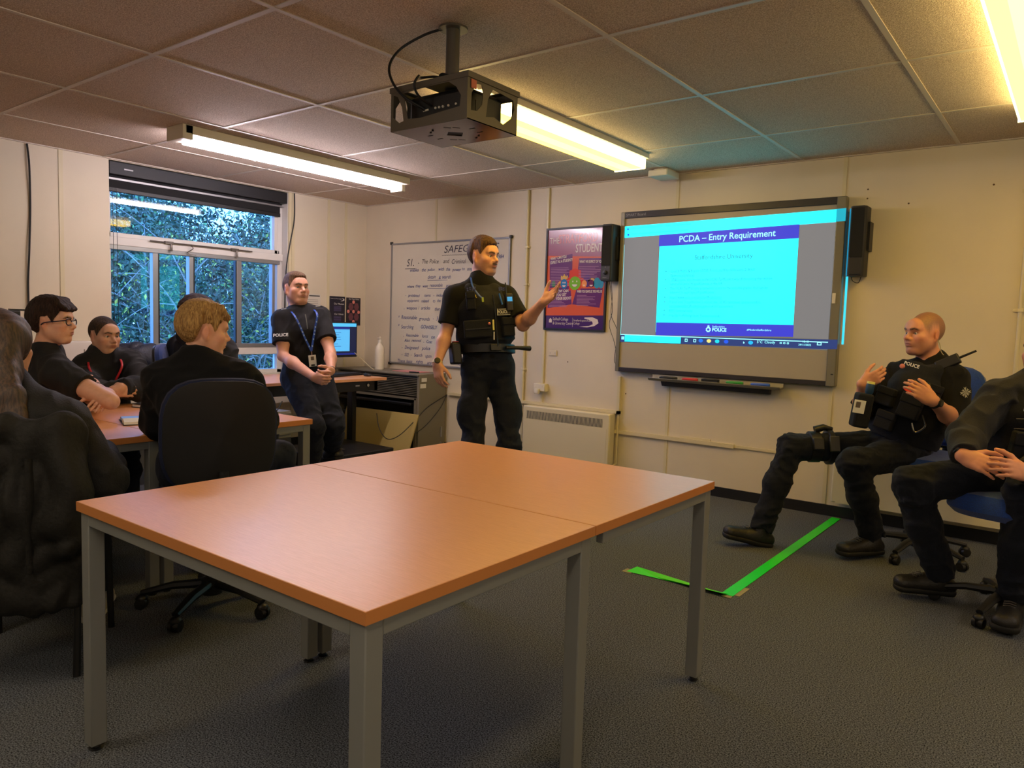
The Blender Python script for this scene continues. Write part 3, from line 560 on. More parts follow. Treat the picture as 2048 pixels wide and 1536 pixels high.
# ------------------------------------------------------------------ heaters, conduits, sockets
def heater(x0, x1, z0, z1, label, d=.11):
    t = thing('panel_heater', label, 'heater', ((x0+x1)/2, 0, z0))
    obj('case', MB().box((x0, -d, z0), (x1, -.02, z1)), cream, t, bevel=.012, seg=3)
    obj('wall_bracket', MB().box((x0+.1, -.025, z0+.05), (x1-.1, 0, z1-.05)), cream, t)
    g = obj('grille_slot', MB().box((x0+.04, -d-.001, z1-.115), (x1-.07, -d+.004, z1-.045)), mat('grille_dark', (60, 64, 66), .6), t)
    b = MB(); n = int((x1-x0-.11)/.0125)
    for k in range(n): xx = x0+.045+k*(x1-x0-.12)/(n-1); b.add([(xx-.004, -d-.003, z1-.115), (xx+.001, -d-.003, z1-.115), (xx+.004, -d-.003, z1-.045), (xx-.001, -d-.003, z1-.045)], [(0, 1, 2, 3)])
    obj('grille_bars', b, cream, t)
    b = MB(); b.box((x0+.03, -d-.0015, z0), (x1-.03, -d, z1-.125)); obj('front_panel', b, cream, t)
heater(2.235, 3.125, .12, .548, 'cream panel heater with louvred top, behind and right of the standing officer')
heater(4.87, 5.95, .12, .535, 'cream panel heater partly hidden behind the seated officers')
tag(obj('heater_side_pipe', MB().tube([(3.15, -.02, .54), (3.15, -.02, .13), (3.13, -.04, .12)], .008, 8), trimm, smooth=True), 'thin cream conduit down the right side of the panel heater', 'pipe')
t = thing('conduit', 'cream vertical conduit from ceiling between whiteboard and poster', 'conduit', (2.15, 0, .55))
obj('tube', MB().tube([(2.15, -.016, HC-.01), (2.155, -.016, .57)], .012, 12), cream, t, smooth=True)
for z in (1.95, 1.62, .86): obj('saddle_clip', MB().box((2.12, -.008, z-.009), (2.185, -.0, z+.009)).box((2.137, -.031, z-.009), (2.17, -.006, z+.009)), cream, t, bevel=.002)
t = thing('conduit', 'cream vertical conduit running behind the poster down to the socket box', 'conduit', (2.368, 0, .72))
obj('tube', MB().box((2.355, -.018, .735), (2.378, 0, HC-.01)), cream, t, bevel=.003)
t = thing('socket_box', 'cream wall socket box with plug below the poster', 'socket', (2.36, 0, .68))
obj('back_box', MB().box((2.30, -.045, .675), (2.425, 0, .745)), cream, t, bevel=.006); obj('plate', MB().box((2.302, -.053, .678), (2.42, -.044, .742)), white, t, bevel=.003)
obj('plug', MB().box((2.325, -.085, .655), (2.375, -.052, .70)), white, t, bevel=.008); obj('rocker', MB().box((2.385, -.057, .712), (2.398, -.052, .728)), white, t)
t = thing('wall_switch', 'small blank white switch plate on wall below the poster', 'switch', (2.47, 0, 1.0))
obj('plate', MB().box((2.425, -.01, .995), (2.505, 0, 1.045)), wallm, t, bevel=.003); obj('screw', MB().lathe([(.004, 0), (.003, .002)], (2.44, -.01, 1.02), 8, (0, -1, 0)).lathe([(.004, 0), (.003, .002)], (2.49, -.01, 1.02), 8, (0, -1, 0)), alu, t)
t = thing('wall_socket', 'white double wall socket low down between the standing officer legs and heater', 'socket', (2.08, 0, .42))
obj('plate', MB().box((2.03, -.012, .4), (2.14, 0, .47)), white, t, bevel=.003); obj('pin_holes', MB().box((2.055, -.0125, .425), (2.06, -.0115, .435)).box((2.07, -.0125, .425), (2.075, -.0115, .435)).box((2.10, -.0125, .425), (2.105, -.0115, .435)), blackp, t)
obj('rocker', MB().box((2.06, -.015, .45), (2.072, -.011, .463)), white, t)
t = thing('conduit', 'cream vertical conduit with saddle clips at the right frame edge', 'conduit', (5.85, 0, .1))
obj('tube', MB().tube([(5.85, -.016, HC-.01), (5.85, -.016, .54)], .012, 12), cream, t, smooth=True)
for z in (2.15, 1.44, .9): obj('saddle_clip', MB().box((5.81, -.008, z-.01), (5.885, -.0, z+.01)).box((5.835, -.031, z-.01), (5.866, -.006, z+.01)), cream, t, bevel=.002)
b = MB()
for x, z in ((5.66, 2.2), (4.95, 2.17), (2.62, .95), (3.2, .72), (5.2, 2.12), (4.95, 2.23)): b.lathe([(.006, 0), (.004, .002)], (x, -.0, z), 8, (0, -1, 0))
o = obj('wall_fixing', b, mat('rust', (90, 70, 50), .7)); o['kind'] = 'structure'; o.name = 'trim_6'
tag(obj('hanging_cable', MB().tube(smooth_path([(.012, -3.225, HC-.01), (.02, -3.215, 2.3), (.01, -3.21, 2.0), (.018, -3.225, 1.7), (.012, -3.235, 1.45), (.015, -3.235, 1.2)]), .007, 8), cable, smooth=True), 'black cable running down the wall left of the window', 'cable')
tag(obj('hanging_cable', MB().tube(smooth_path([(.012, -.925, HC-.01), (.02, -.93, 2.2), (.02, -.98, 1.95), (.02, -1.02, 1.7), (.018, -1.03, 1.3), (.018, -1.02, .8)]), .006, 8), cable, smooth=True), 'thin black cable hanging down the wall right of the window', 'cable')

# ------------------------------------------------------------------ computer desk in the corner
t = thing('computer_desk', 'beech computer desk on black metal frame along the window wall', 'desk', (.6, -1.4, 0))
obj('desk_top', MB().box((.22, -2.35, .705), (1.03, -.63, .73)), wood, t, bevel=.002)
b = MB(); b.box((.3, -2.3, .60), (.98, -2.26, .705)); b.box((.93, -2.3, .61), (.96, -.68, .705)); b.box((.3, -.72, .61), (.96, -.68, .705)); obj('frame_panel', b, blackm, t, bevel=.003)
for y in (-2.3, -.74):
    obj('leg', MB().box((.60, y, .04), (.68, y+.05, .62)), blackm, t, bevel=.006); obj('foot_bar', MB().box((.28, y-.01, .0), (1.0, y+.06, .045)), blackm, t, bevel=.008)
obj('bolt', MB().lathe([(.016, 0), (.014, .006)], (.962, -.80, .66), 12, (1, 0, 0)).box((.96, -.95, .655), (.964, -.90, .665)), chrome, t, smooth=True)
t = thing('monitor', 'computer monitor showing the same slide, behind the leaning officer', 'monitor', (.42, -.75, .73))
Tm = M.Translation((.40, -.735, .73)) @ M.Rotation(math.radians(8), 4, 'Z')
obj('bezel', MB().box((-.02, -.30, .155), (.022, .30, .50), Tm), blackp, t, bevel=.004)
sc = obj('screen', MB().box((.022, -.285, .18), (.0235, .285, .488), Tm), emis('screen_dark', (16, 26, 58), .6), t)
q = lambda y0, y1, z0, z1, k=0: MB().box((.0236+k*.0004, y0, z0), (.0238+k*.0004, y1, z1), Tm)
obj('browser_bar', q(-.285, .285, .455, .488), emis('scr_cyan', (90, 200, 250), .6), sc); obj('slide', q(-.20, .19, .215, .43), emis('scr_slide', (96, 190, 245), .6), sc); obj('slide_header', q(-.20, .19, .425, .452), emis('scr_navy', (24, 40, 130), .6), sc); obj('taskbar', q(-.285, .285, .18, .195), emis('scr_navy', (24, 40, 130), .6), sc)
b = MB()
for k in range(7): b.box((.0246, -.15, .395-.022*k), (.0248, -.15+.22*random.uniform(.5, 1), .399-.022*k), Tm)
obj('text_lines', b, emis('scr_text', (40, 90, 170), .6), sc)
obj('stand', MB().box((-.03, -.03, .01), (-.0, .03, .35), Tm).box((-.12, -.11, 0), (.10, .11, .014), Tm), blackp, t, bevel=.004)
t = thing('keyboard', 'black keyboard on the corner desk below the monitor', 'keyboard', (.62, -.86, .73)); Tk = M.Translation((.68, -.86, .73)) @ M.Rotation(.25, 4, 'Z')
obj('base', MB().box((-.07, -.22, 0), (.07, .22, .018), Tk), blackp, t, bevel=.004)
b = MB()
for r in range(5):
    for k in range(17): b.box((-.058+r*.0235, -.21+k*.0247, .018), (-.039+r*.0235, -.19+k*.0247, .026), Tk)
obj('keys', b, mat('key_black', (30, 32, 40), .4), t)
t = thing('computer_mouse', 'black computer mouse on the corner of the desk', 'mouse', (.85, -.7, .73)); obj('shell', MB().ball((.83, -.69, .742), (.05, .03, .018)), blackp, t, smooth=True); obj('wheel', MB().cyl((.80, -.694, .758), (.80, -.686, .758), .007), mat('key_black', (30, 32, 40), .4), t)
t = thing('spray_bottle', 'white spray bottle standing on the grey cabinet by the whiteboard', 'bottle', (.50, -.24, .76))
obj('body', MB().lathe([(.045, 0), (.047, .01), (.047, .2), (.04, .235), (.02, .262), (.018, .275)], (.50, -.24, .76), 20), mat('milky_plastic', (226, 218, 196), .35), t, smooth=True)
obj('trigger_head', MB().lathe([(.02, 0), (.02, .02), (.012, .03), (.010, .055), (.004, .06)], (.50, -.24, 1.033), 14), white, t, smooth=True); obj('nozzle', MB().box((.488, -.268, 1.07), (.512, -.235, 1.085)), white, t, bevel=.003)
# grey cabinet with louvres
gm = mat('cabinet_grey', (118, 112, 96), .5); 
t = thing('louvred_cabinet', 'grey metal cabinet with black louvred front under the whiteboard', 'cabinet', (.7, -.2, 0))
obj('side_panel', MB().box((1.195, -.40, .0), (1.225, -.03, .75)), gm, t, bevel=.004); obj('side_panel', MB().box((.05, -.40, 0), (.08, -.03, .75)), gm, t, bevel=.004)
obj('top_panel', MB().box((.05, -.42, .745), (1.225, -.03, .762)), gm, t, bevel=.004); obj('back_panel', MB().box((.08, -.05, .0), (1.195, -.03, .75)), gm, t)
b = MB()
for k in range(12): b.box((.08, -.402, .735-.0165*k), (1.195, -.385, .743-.0165*k-.003))
b.box((.08, -.405, .515), (1.195, -.385, .535)); obj('louvre', b, gm, t)
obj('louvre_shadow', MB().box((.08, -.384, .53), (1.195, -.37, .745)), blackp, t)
obj('slide_out_shelf', MB().box((.1, -.43, .455), (1.14, -.12, .485)), blackm, t, bevel=.008); obj('slide_out_shelf', MB().box((.1, -.42, .29), (1.15, -.12, .33)), mat('dark_grey', (46, 46, 46), .4), t, bevel=.006); obj('dark_interior', MB().box((.08, -.12, .02), (1.195, -.1, .53)), blackp, t)
obj('runner', MB().box((1.15, -.38, .40), (1.195, -.30, .44)).box((1.15, -.38, .30), (1.195, -.30, .34)), alu, t); obj('front_post', MB().box((1.165, -.405, 0), (1.197, -.38, .53)), gm, t)
b = MB(); b.box((1.2255, -.37, .69), (1.227, -.30, .725)); b.box((1.2255, -.385, .63), (1.227, -.31, .67)); obj('sticker', b, mat('paper', (225, 222, 215), .7), t, label='small white paper stickers')
obj('side_bracket', MB().box((1.2255, -.10, .14), (1.235, -.08, .24)).lathe([(.012, 0), (.012, .01)], (1.2255, -.09, .08), 10, (1, 0, 0)), alu, t)
tag(obj('pink_folder', MB().box((.75, -.30, .7625), (1.08, -.1, .768)), mat('pink', (214, 140, 140), .5), bevel=.002), 'flat pink folder lying on top of the grey cabinet', 'folder')
tag(obj('marker_pen', MB().tube([(1.02, -.33, .771), (1.12, -.30, .771)], .007, 8), blackp, smooth=True), 'dark pen lying on top of the grey cabinet', 'pen')
# leaning yellow panel and black tray under the desk
t = thing('leaning_panel', 'pale yellow board leaning against the grey cabinet', 'board', (1.0, -.5, 0))
obj('board', MB().prism([(0, 0), (.93, 0), (.97, .40), (.02, .40)], (.31, -.60, .0), (1, .06, 0), V((0, .25, 1)).normalized(), .012), mat('yellow_board', (178, 158, 92), .6), t)
tag(obj('black_tray', MB().box((.62, -1.55, .0), (1.30, -.78, .12)), blackp, bevel=.01), 'low black box on the floor under the computer desk', 'box')
tag(obj('cabinet_lead', MB().tube(smooth_path([(.90, -.63, .38), (.97, -.66, .25), (1.08, -.66, .16), (1.18, -.6, .20), (1.24, -.45, .34), (1.25, -.3, .45), (1.24, -.03, .55)]), .004, 6).tube(smooth_path([(1.2, -.5, .18), (1.25, -.35, .26), (1.26, -.15, .42), (1.25, -.05, .54)]), .004, 6), cable, smooth=True), 'black lead drooping in front of the yellow board', 'cable')
tag(obj('monitor_lead', MB().tube(smooth_path([(.42, -.5, .93), (.45, -.42, .86), (.5, -.38, .80), (.55, -.36, .765)]), .004, 6), trimm, smooth=True), 'pale lead from the monitor down to the cabinet', 'cable')
t = thing('drawer_pedestal', 'grey drawer unit standing under the desk behind the blond boy', 'drawers', (1.45, -2.3, 0))
obj('carcass', MB().box((1.15, -2.55, .05), (1.6, -2.1, .58)), mat('pedestal_grey', (120, 116, 104), .5), t, bevel=.004); b = MB()
for z in (.24, .07): obj('drawer', MB().box((1.6, -2.54, z), (1.615, -2.11, z+.15)), mat('dark_grey', (46, 46, 46), .4), t, bevel=.003); obj('handle', MB().tube([(1.63, -2.45, z+.12), (1.63, -2.2, z+.12)], .007, 8), alu, t, smooth=True)
obj('top_drawer', MB().box((1.6, -2.54, .41), (1.615, -2.11, .57)), mat('pedestal_grey', (120, 116, 104), .5), t, bevel=.003)
tag(obj('pedestal_lead', MB().tube(smooth_path([(1.63, -2.48, .66), (1.64, -2.42, .60), (1.64, -2.33, .57), (1.64, -2.25, .60), (1.63, -2.2, .66)]), .004, 6), cable, smooth=True), 'black lead drooping in front of the grey drawers', 'cable')
# box trunking under the window, and a monitor at the far left edge
t = thing('wall_heater', 'low white wall heater casing on the window wall behind the crop-haired youth', 'heater', (.1, -3.2, .8))
obj('case', MB().box((0, -3.9, .70), (.12, -2.72, 1.03)), wpaint, t, bevel=.008)
b = MB()
for y in (-3.6, -3.35, -3.1, -2.9): b.box((.12, y-.004, .72), (.122, y+.004, .97))
obj('panel_joint', b, mat('joint_grey', (120, 116, 110), .6), t)
t = thing('monitor', 'back of a black monitor at the left frame edge, behind the long-haired person', 'monitor', (.6, -3.6, .73))
obj('bezel', MB().box((.58, -4.1, .90), (.62, -3.50, 1.25)), blackp, t, bevel=.004); obj('webcam', MB().box((.585, -3.56, 1.25), (.615, -3.46, 1.262)), blackp, t); obj('stand', MB().box((.57, -3.83, .73), (.60, -3.77, .98)).box((.5, -3.9, .73), (.7, -3.7, .742)), blackp, t)
t = table('desk', 'plain beech desk against the window wall behind the youths', .2, .95, -4.9, -2.5)

# ------------------------------------------------------------------ green tape on the carpet
gt = mat('green_tape', (30, 235, 40), .4); kt = mat('kraft', (150, 140, 100), .7)
t = thing('floor_tape', 'bright green tape L on the carpet by the seated officer', 'tape', (4.9, -1.2, 0))
b = MB(); b.box((4.872, -2.02, .001), (4.93, -.05, .004)); obj('long_strip', b, gt, t)
b = MB(); b.add([(4.37, -2.045, .003), (4.40, -1.985, .02), (4.9, -2.06, .02), (4.9, -2.02, .004), (4.38, -2.015, .001), (4.9, -2.0, .003)], [(0, 1, 2, 3), (1, 2, 5, 4), (0, 3, 5, 4)]); obj('short_strip', b, gt, t)
b = MB(); b.box((4.35, -2.06, .001), (4.40, -2.0, .0025)); b.box((4.93, -2.0, .001), (4.955, -1.86, .0025)); b.box((4.885, -2.05, .001), (4.93, -2.015, .0022)); obj('backing_paper', b, kt, t)

# ------------------------------------------------------------------ bushes outside the window
def leaf_cloud(nm, parent, c, r, n, cols, size, seed, shell=.55):
    R = np.random.RandomState(seed)
    d = R.normal(size=(n, 3)); d /= np.linalg.norm(d, axis=1)[:, None]
    rad = (shell+(1-shell)*R.rand(n))**.7
    # clumps
    k = 60; cc = R.normal(size=(k, 3)); cc /= np.linalg.norm(cc, axis=1)[:, None]; cc *= (.35+.65*R.rand(k))[:, None]
    p = np.where(R.rand(n)[:, None] < .75, cc[R.randint(k, size=n)] + R.normal(size=(n, 3))*.16, d*rad[:, None])
    p = p*np.array(r)+np.array(c)
    p[:, 2] = np.maximum(p[:, 2], .05)
    a = R.normal(size=(n, 3)); a[:, 2] -= .5; a /= np.linalg.norm(a, axis=1)[:, None]
    b_ = np.cross(a, R.normal(size=(n, 3))); b_ /= np.linalg.norm(b_, axis=1)[:, None]; nn = np.cross(a, b_)
    s = size*(.6+.8*R.rand(n))[:, None]
    vs = np.stack([p-a*s, p+b_*s*.42+nn*s*.1-a*s*.1, p+a*s, p-b_*s*.42+nn*s*.1-a*s*.1], 1).reshape(-1, 3)
    f = np.arange(4*n).reshape(-1, 4)
    me = bpy.data.meshes.new(nm); me.from_pydata([tuple(v) for v in vs-np.array(ROOT[parent.name].translation)], [], [tuple(q) for q in f.tolist()])
    for q in cols: me.materials.append(q)
    pr = [.84]+[.16/(len(cols)-1)]*(len(cols)-1); me.polygons.foreach_set('material_index', R.choice(len(cols), size=n, p=pr).astype(np.int32))
    o = bpy.data.objects.new(nm, me); COL.objects.link(o); o.parent = parent; return o
lg = mat('leaf_green', (92, 112, 84), .6, noise=.5, nscale=3); ll = mat('leaf_light', (104, 150, 84), .6); ly = mat('leaf_yellow', (206, 200, 80), .6); bark = mat('bark', (150, 148, 140), .8); ld = mat('leaf_dark', (34, 66, 48), .7)
ground = struct('ground_outside', MB().box((-16, -14, -.6), (-.2, 12, -.3)), mat('grass_dull', (60, 84, 50), .9)); ground['label'] = 'grass bank outside'
def bush(label, c, r, n, seed, sz=.07, cols=None, br=24, nm='shrub'):
    t = thing(nm, label, 'bush', (c[0], c[1], -.3), group='bushes outside the window')
    R = random.Random(seed); b = MB()
    for i in range(br):
        a = R.uniform(0, 2*PI); e = V((c[0]+math.cos(a)*r[0]*R.uniform(.5, 1.05), c[1]+math.sin(a)*r[1]*R.uniform(.5, 1.05), c[2]+R.uniform(-.5, 1)*r[2]))
        s = V((c[0]+R.uniform(-.3, .3), c[1]+R.uniform(-.5, .5), -.3)); mid = s.lerp(e, .5)+V((R.uniform(-.4, .4), R.uniform(-.5, .5), R.uniform(.0, .5)))
        pts = smooth_path([s, s.lerp(mid, .5)+V((R.uniform(-.15, .15), R.uniform(-.15, .15), .1)), mid, e], 5)
        b.tube(pts, [.020*(1-.75*k/(len(pts)-1)) for k in range(len(pts))], 5)
        for j in range(5):
            q = pts[R.randint(5, len(pts)-2)]; e2 = q+V((R.uniform(-.6, .6), R.uniform(-.7, .7), R.uniform(-.3, .5)))
            tp = smooth_path([q, q.lerp(e2, .5)+V((0, R.uniform(-.1, .1), R.uniform(.0, .12))), e2], 4); b.tube(tp, [.008*(1-.7*k/(len(tp)-1)) for k in range(len(tp))], 4)
    obj('branches', b, bark, t, smooth=True)
    leaf_cloud('foliage', t, c, r, n, cols or [lg, ll, ld], sz, seed); return t
bush('nearest bush with tangled bare twigs, in the left window panes', (-2.2, -.75, 1.0), (.8, 1.0, 1.3), 9000, 1, .030, [lg, ll, ld, ly])
bush('bush with scattered yellow leaves outside the right window panes', (-2.6, .9, 1.0), (.8, 1.2, 1.4), 11000, 2, .030, [lg, ld, ly])
bush('dense green bush behind the yellow-leaved one', (-4.9, 2.3, 1.1), (1.1, 1.4, 1.8), 22000, 3, .042)
bush('tall bush at the left behind the tangled twigs', (-4.7, -.6, 1.2), (1.1, 1.4, 1.9), 20000, 4, .042)
bush('tall leafy tree crown filling the top of the window', (-8.0, 1.4, 2.4), (1.3, 2.0, 2.2), 20000, 5, .055, nm='tree')
bush('far tree crown at the right of the window', (-8.0, 5.0, 2.2), (1.3, 1.8, 2.2), 14000, 6, .055, nm='tree')

# ------------------------------------------------------------------ chairs
def office_chair(label, loc, rz, fab, shell=None, back_lean=.12, seat_h=.46, arms=0):
    """Swivel chair, local frame: the sitter faces +y."""
    t = thing('office_chair', label, 'chair', (*loc, 0), rz, 'swivel office chairs')
    shell = shell or blackp
    b = MB()
    n = 20; vs = []
    def pad(cx, cy, cz, rx, ry, th, p=3.2, dome=.02, rot=None, bow=0):
        q = MB(); rings = [(.0, -th), (.88, -th), (1., -th*.45), (1.0, th*.35), (.93, th*.9), (.6, th+dome*.6), (0.01, th+dome)]; m_ = 36; vv = []
        for s_, z in rings:
            for j in range(m_):
                a = 2*PI*j/m_; c_, s2 = math.cos(a), math.sin(a)
                k = (abs(c_)**p+abs(s2)**p)**(-1/p)
                x, y = rx*s_*k*c_, ry*s_*k*s2
                v = V((x, y, z + bow*(x/rx)**2*.05))
                vv.append((rot @ v if rot else v)+V((cx, cy, cz)))
        ff = [(i*m_+j, i*m_+(j+1) % m_, (i+1)*m_+(j+1) % m_, (i+1)*m_+j) for i in range(len(rings)-1) for j in range(m_)]
        q.add(vv, ff); return q
    obj('seat', pad(0, 0, seat_h-.01, .245, .235, .055), fab, t, smooth=True, local=True)
    obj('seat_shell', pad(0, 0, seat_h-.035, .22, .21, .015, dome=0), shell, t, smooth=True, local=True)
    Rb = M.Rotation(PI/2+back_lean, 3, 'X')            # pad normal towards the sitter's back (+y)
    Rb = M.Rotation(-PI/2-back_lean*-1, 3, 'X')
    Rb = M.Rotation(-(PI/2-back_lean), 3, 'X')         # local z -> +y, tilted
    obj('backrest', pad(0, -.245, seat_h+.31, .224, .238, .034, rot=Rb, bow=1, dome=.012), fab, t, smooth=True, local=True)
    obj('backrest_shell', pad(0, -.275, seat_h+.31, .214, .230, .014, rot=Rb, bow=1, dome=0), shell, t, smooth=True, local=True)
    obj('back_bracket', MB().tube(smooth_path([(0, -.02, seat_h-.06), (0, -.24, seat_h-.06), (0, -.30, seat_h-.01), (0, -.30, seat_h+.18)], 5), .02, 8, flat=.5), blackm, t, smooth=True, local=True)
    obj('bracket_cover', MB().box((-.05, -.318, seat_h+.05), (.05, -.285, seat_h+.13)), blackp, t, bevel=.006, local=True)
    obj('gas_column', MB().lathe([(.026, .09), (.026, .24), (.016, .241), (.016, seat_h-.05)], (0, 0, 0), 16), blackm, t, smooth=True, local=True)
    obj('lever', MB().tube([(.05, 0, seat_h-.06), (.22, .02, seat_h-.065), (.25, .02, seat_h-.07)], .006, 6), blackm, t, smooth=True, local=True)
    base = obj('base_hub', MB().lathe([(.045, .06), (.045, .125), (.03, .13)], (0, 0, 0), 20), blackp, t, smooth=True, local=True)
    for k in range(5):
        a = k*2*PI/5+.3; d = V((math.cos(a), math.sin(a), 0)); pp = V((-d.y, d.x, 0))
        obj('base_arm', MB().tube([d*.03+V((0, 0, .105)), d*.16+V((0, 0, .098)), d*.285+V((0, 0, .07))], [.026, .022, .016], 8, flat=.8), blackp, t, smooth=True, local=True)
        c = d*.285
        cs = obj('castor', MB().lathe([(.01, -.024), (.024, -.022), (.027, -.006), (.02, -.004), (.02, .004), (.027, .006), (.024, .022), (.01, .024)], c+V((0, 0, .0265)), 14, pp), blackp, t, smooth=True, local=True)
        obj('castor_hood', MB().ball(c+V((0, 0, .045)), (.026, .026, .02), 10, 6), blackp, cs, smooth=True, local=True)
    return t
def face(d): return math.atan2(-d[0], d[1])           # rotation that turns +y to direction d
office_chair('black-backed swivel chair seen from behind, holding the blond boy', (3.24, -3.70), face((-.93, .38)), mat('dark_blue_fabric', (14, 26, 62), .9, noise=.25, nscale=300, bump=.3, bscale=500), mat('chair_shell', (16, 15, 16), .75), seat_h=.47)
office_chair('bright blue swivel chair under the officer sitting against the far wall', (5.49, -.63), face((-.22, -.97)), bluef, seat_h=.555, back_lean=.22)
office_chair('bright blue swivel chair under the officer cut off by the right frame edge', (5.97, -1.37), face((-.25, -.97)), bluef, seat_h=.53)
office_chair('blue swivel chair by the window holding the curly-haired youth', (1.66, -2.80), face((.79, .61)), bluef, seat_h=.52)
# four-legged chairs
def leg_chair(label, loc, rz, fab, seat_h=.45, group='four-legged classroom chairs'):
    t = thing('classroom_chair', label, 'chair', (*loc, 0), rz, group)
    obj('seat', MB().box((-.21, -.2, seat_h-.02), (.21, .21, seat_h+.02)), fab, t, bevel=.015, seg=3, local=True)
    obj('backrest', MB().box((-.2, -.235, seat_h+.1), (.2, -.205, seat_h+.42)), fab, t, bevel=.012, seg=3, local=True)
    for sx in (-1, 1):
        obj('leg', MB().tube(smooth_path([(sx*.2, .19, 0), (sx*.195, .17, seat_h-.03), (sx*.19, .1, seat_h-.02)], 4), .0125, 8), blackm, t, smooth=True, local=True)
        obj('leg', MB().tube(smooth_path([(sx*.205, -.24, 0), (sx*.2, -.19, seat_h-.03), (sx*.195, -.2, seat_h+.1), (sx*.19, -.235, seat_h+.3)], 4), .0125, 8), blackm, t, smooth=True, local=True)
    return t
leg_chair('black four-legged chair under the long-haired person, coat over its back', (3.17, -4.36), face((-.77, .63)), navyf)
leg_chair('four-legged chair under the boy with glasses', (1.62, -4.08), face((.95, .3)), navyf)
leg_chair('four-legged chair under the crop-haired youth', (1.27, -3.34), face((.97, -.1)), bluef)

# ------------------------------------------------------------------ smooth solid surfaces for bodies and clothes
def nrm(a): a = np.asarray(a, float); return a/(np.linalg.norm(a)+1e-12)
class Solid:
    """A signed-distance solid: shapes are blended one after another into one continuous surface."""
    def __init__(s): s.p = []
    def add(s, fn, c, R, k=.02, op=1): s.p.append((fn, np.array(c, float), R, k, op)); return s
    def cone(s, a, b, ra, rb, k=.02, op=1, cut0=None, cut1=None):
        a = np.array(a, float); b = np.array(b, float); ba = b-a; L2 = ba@ba+1e-12; u = ba/math.sqrt(L2)
        def f(P):
            q = P-a; t = np.clip(q@ba/L2, 0, 1); d = np.linalg.norm(q-t[:, None]*ba, axis=1)-(ra+(rb-ra)*t)
            if cut1 is not None: d = np.maximum(d, (P-b)@u-cut1)
            if cut0 is not None: d = np.maximum(d, -((P-a)@u)-cut0)
            return d
        return s.add(f, (a+b)/2, math.sqrt(L2)/2+max(ra, rb), k, op)
    def ell(s, c, r, R=None, k=.02, op=1):
        c = np.array(c, float); r = np.array(r, float); R = np.eye(3) if R is None else np.array(R, float)   # rows: axes
        def f(P):
            q = (P-c)@R.T; k0 = np.linalg.norm(q/r, axis=1); k1 = np.linalg.norm(q/r**2, axis=1)+1e-9
            return k0*(k0-1)/k1
        return s.add(f, c, max(r), k, op)
    def flat(s, a, b, side, ra, rb, k=.03, op=1, cut0=None, cut1=None, pw=2.0):
        """tapered limb of oval section: ra, rb = (half width along side, half depth)"""
        a = np.array(a, float); b = np.array(b, float); ba = b-a; L2 = ba@ba; u = ba/math.sqrt(L2)
        sd = nrm(np.array(side, float)-u*(np.array(side, float)@u)); fr = np.cross(u, sd)
        def f(P):
            q = P-a; h = q@u; t = np.clip(h/math.sqrt(L2), 0, 1); e = h-t*math.sqrt(L2)
            w = ra[0]+(rb[0]-ra[0])*t; dp = ra[1]+(rb[1]-ra[1])*t; m = np.minimum(w, dp)
            x = q@sd; y = q@fr
            k0 = ((np.abs(x)/w)**pw+(np.abs(y)/dp)**pw+(np.abs(e)/m)**pw)**(1/pw)
            k1 = np.sqrt((x/w**2)**2+(y/dp**2)**2+(e/m**2)**2)+1e-9
            d = np.where(k0 > .3, k0*(k0-1)/(k1+1e-9), -m*.5) if pw == 2 else (k0-1)*m
            if cut1 is not None: d = np.maximum(d, (P-b)@u-cut1)
            if cut0 is not None: d = np.maximum(d, -((P-a)@u)-cut0)
            return d
        return s.add(f, (a+b)/2, math.sqrt(L2)/2+max(*ra, *rb), k, op)
    def half(s, p, n, k=.004):
        """cut away everything on the side n points to"""
        p = np.array(p, float); n = nrm(n); return s.add(lambda P: (P-p)@n, p, 1e3, k, 0)
    def ev(s, P, far=False):
        d = np.full(len(P), .5)
        for fn, c, R, k, op in s.p:
            if far or R > 100: m = slice(None); Pm = P
            else:
                m = np.nonzero(((P-c)**2).sum(1) < (R+.07+k)**2)[0]
                if len(m) == 0: continue
                Pm = P[m]
            e = fn(Pm); a = d[m]
            if op == 1:
                h = np.maximum(k-np.abs(a-e), 0)/k; r = np.minimum(a, e)-h*h*k*.25
            elif op == -1:
                h = np.maximum(k-np.abs(a+e), 0)/k; r = np.maximum(a, -e)+h*h*k*.25
            else:
                h = np.maximum(k-np.abs(a-e), 0)/k; r = np.maximum(a, e)+h*h*k*.25
            d[m] = r
        return d
def folds(P, amp, fr=34, seed=0, stretch=(1, 1, 1), puff=False):
    R = np.random.RandomState(seed); Q = P*np.array(stretch)*fr; o = 0
    for i in range(4):
        k = nrm(R.normal(size=3)); k2 = nrm(R.normal(size=3)); k3 = nrm(R.normal(size=3))
        o = o+np.sin(Q@k*(.6+.5*i)+1.9*np.sin(Q@k2*.5+R.rand()*6)+1.1*np.sin(Q@k3*.8+R.rand()*6)+R.rand()*6)/(1+.45*i)
    return amp*(1-np.abs(o)*.75) if puff else amp*(np.minimum(np.abs(o), 1.6)*.8-.45)
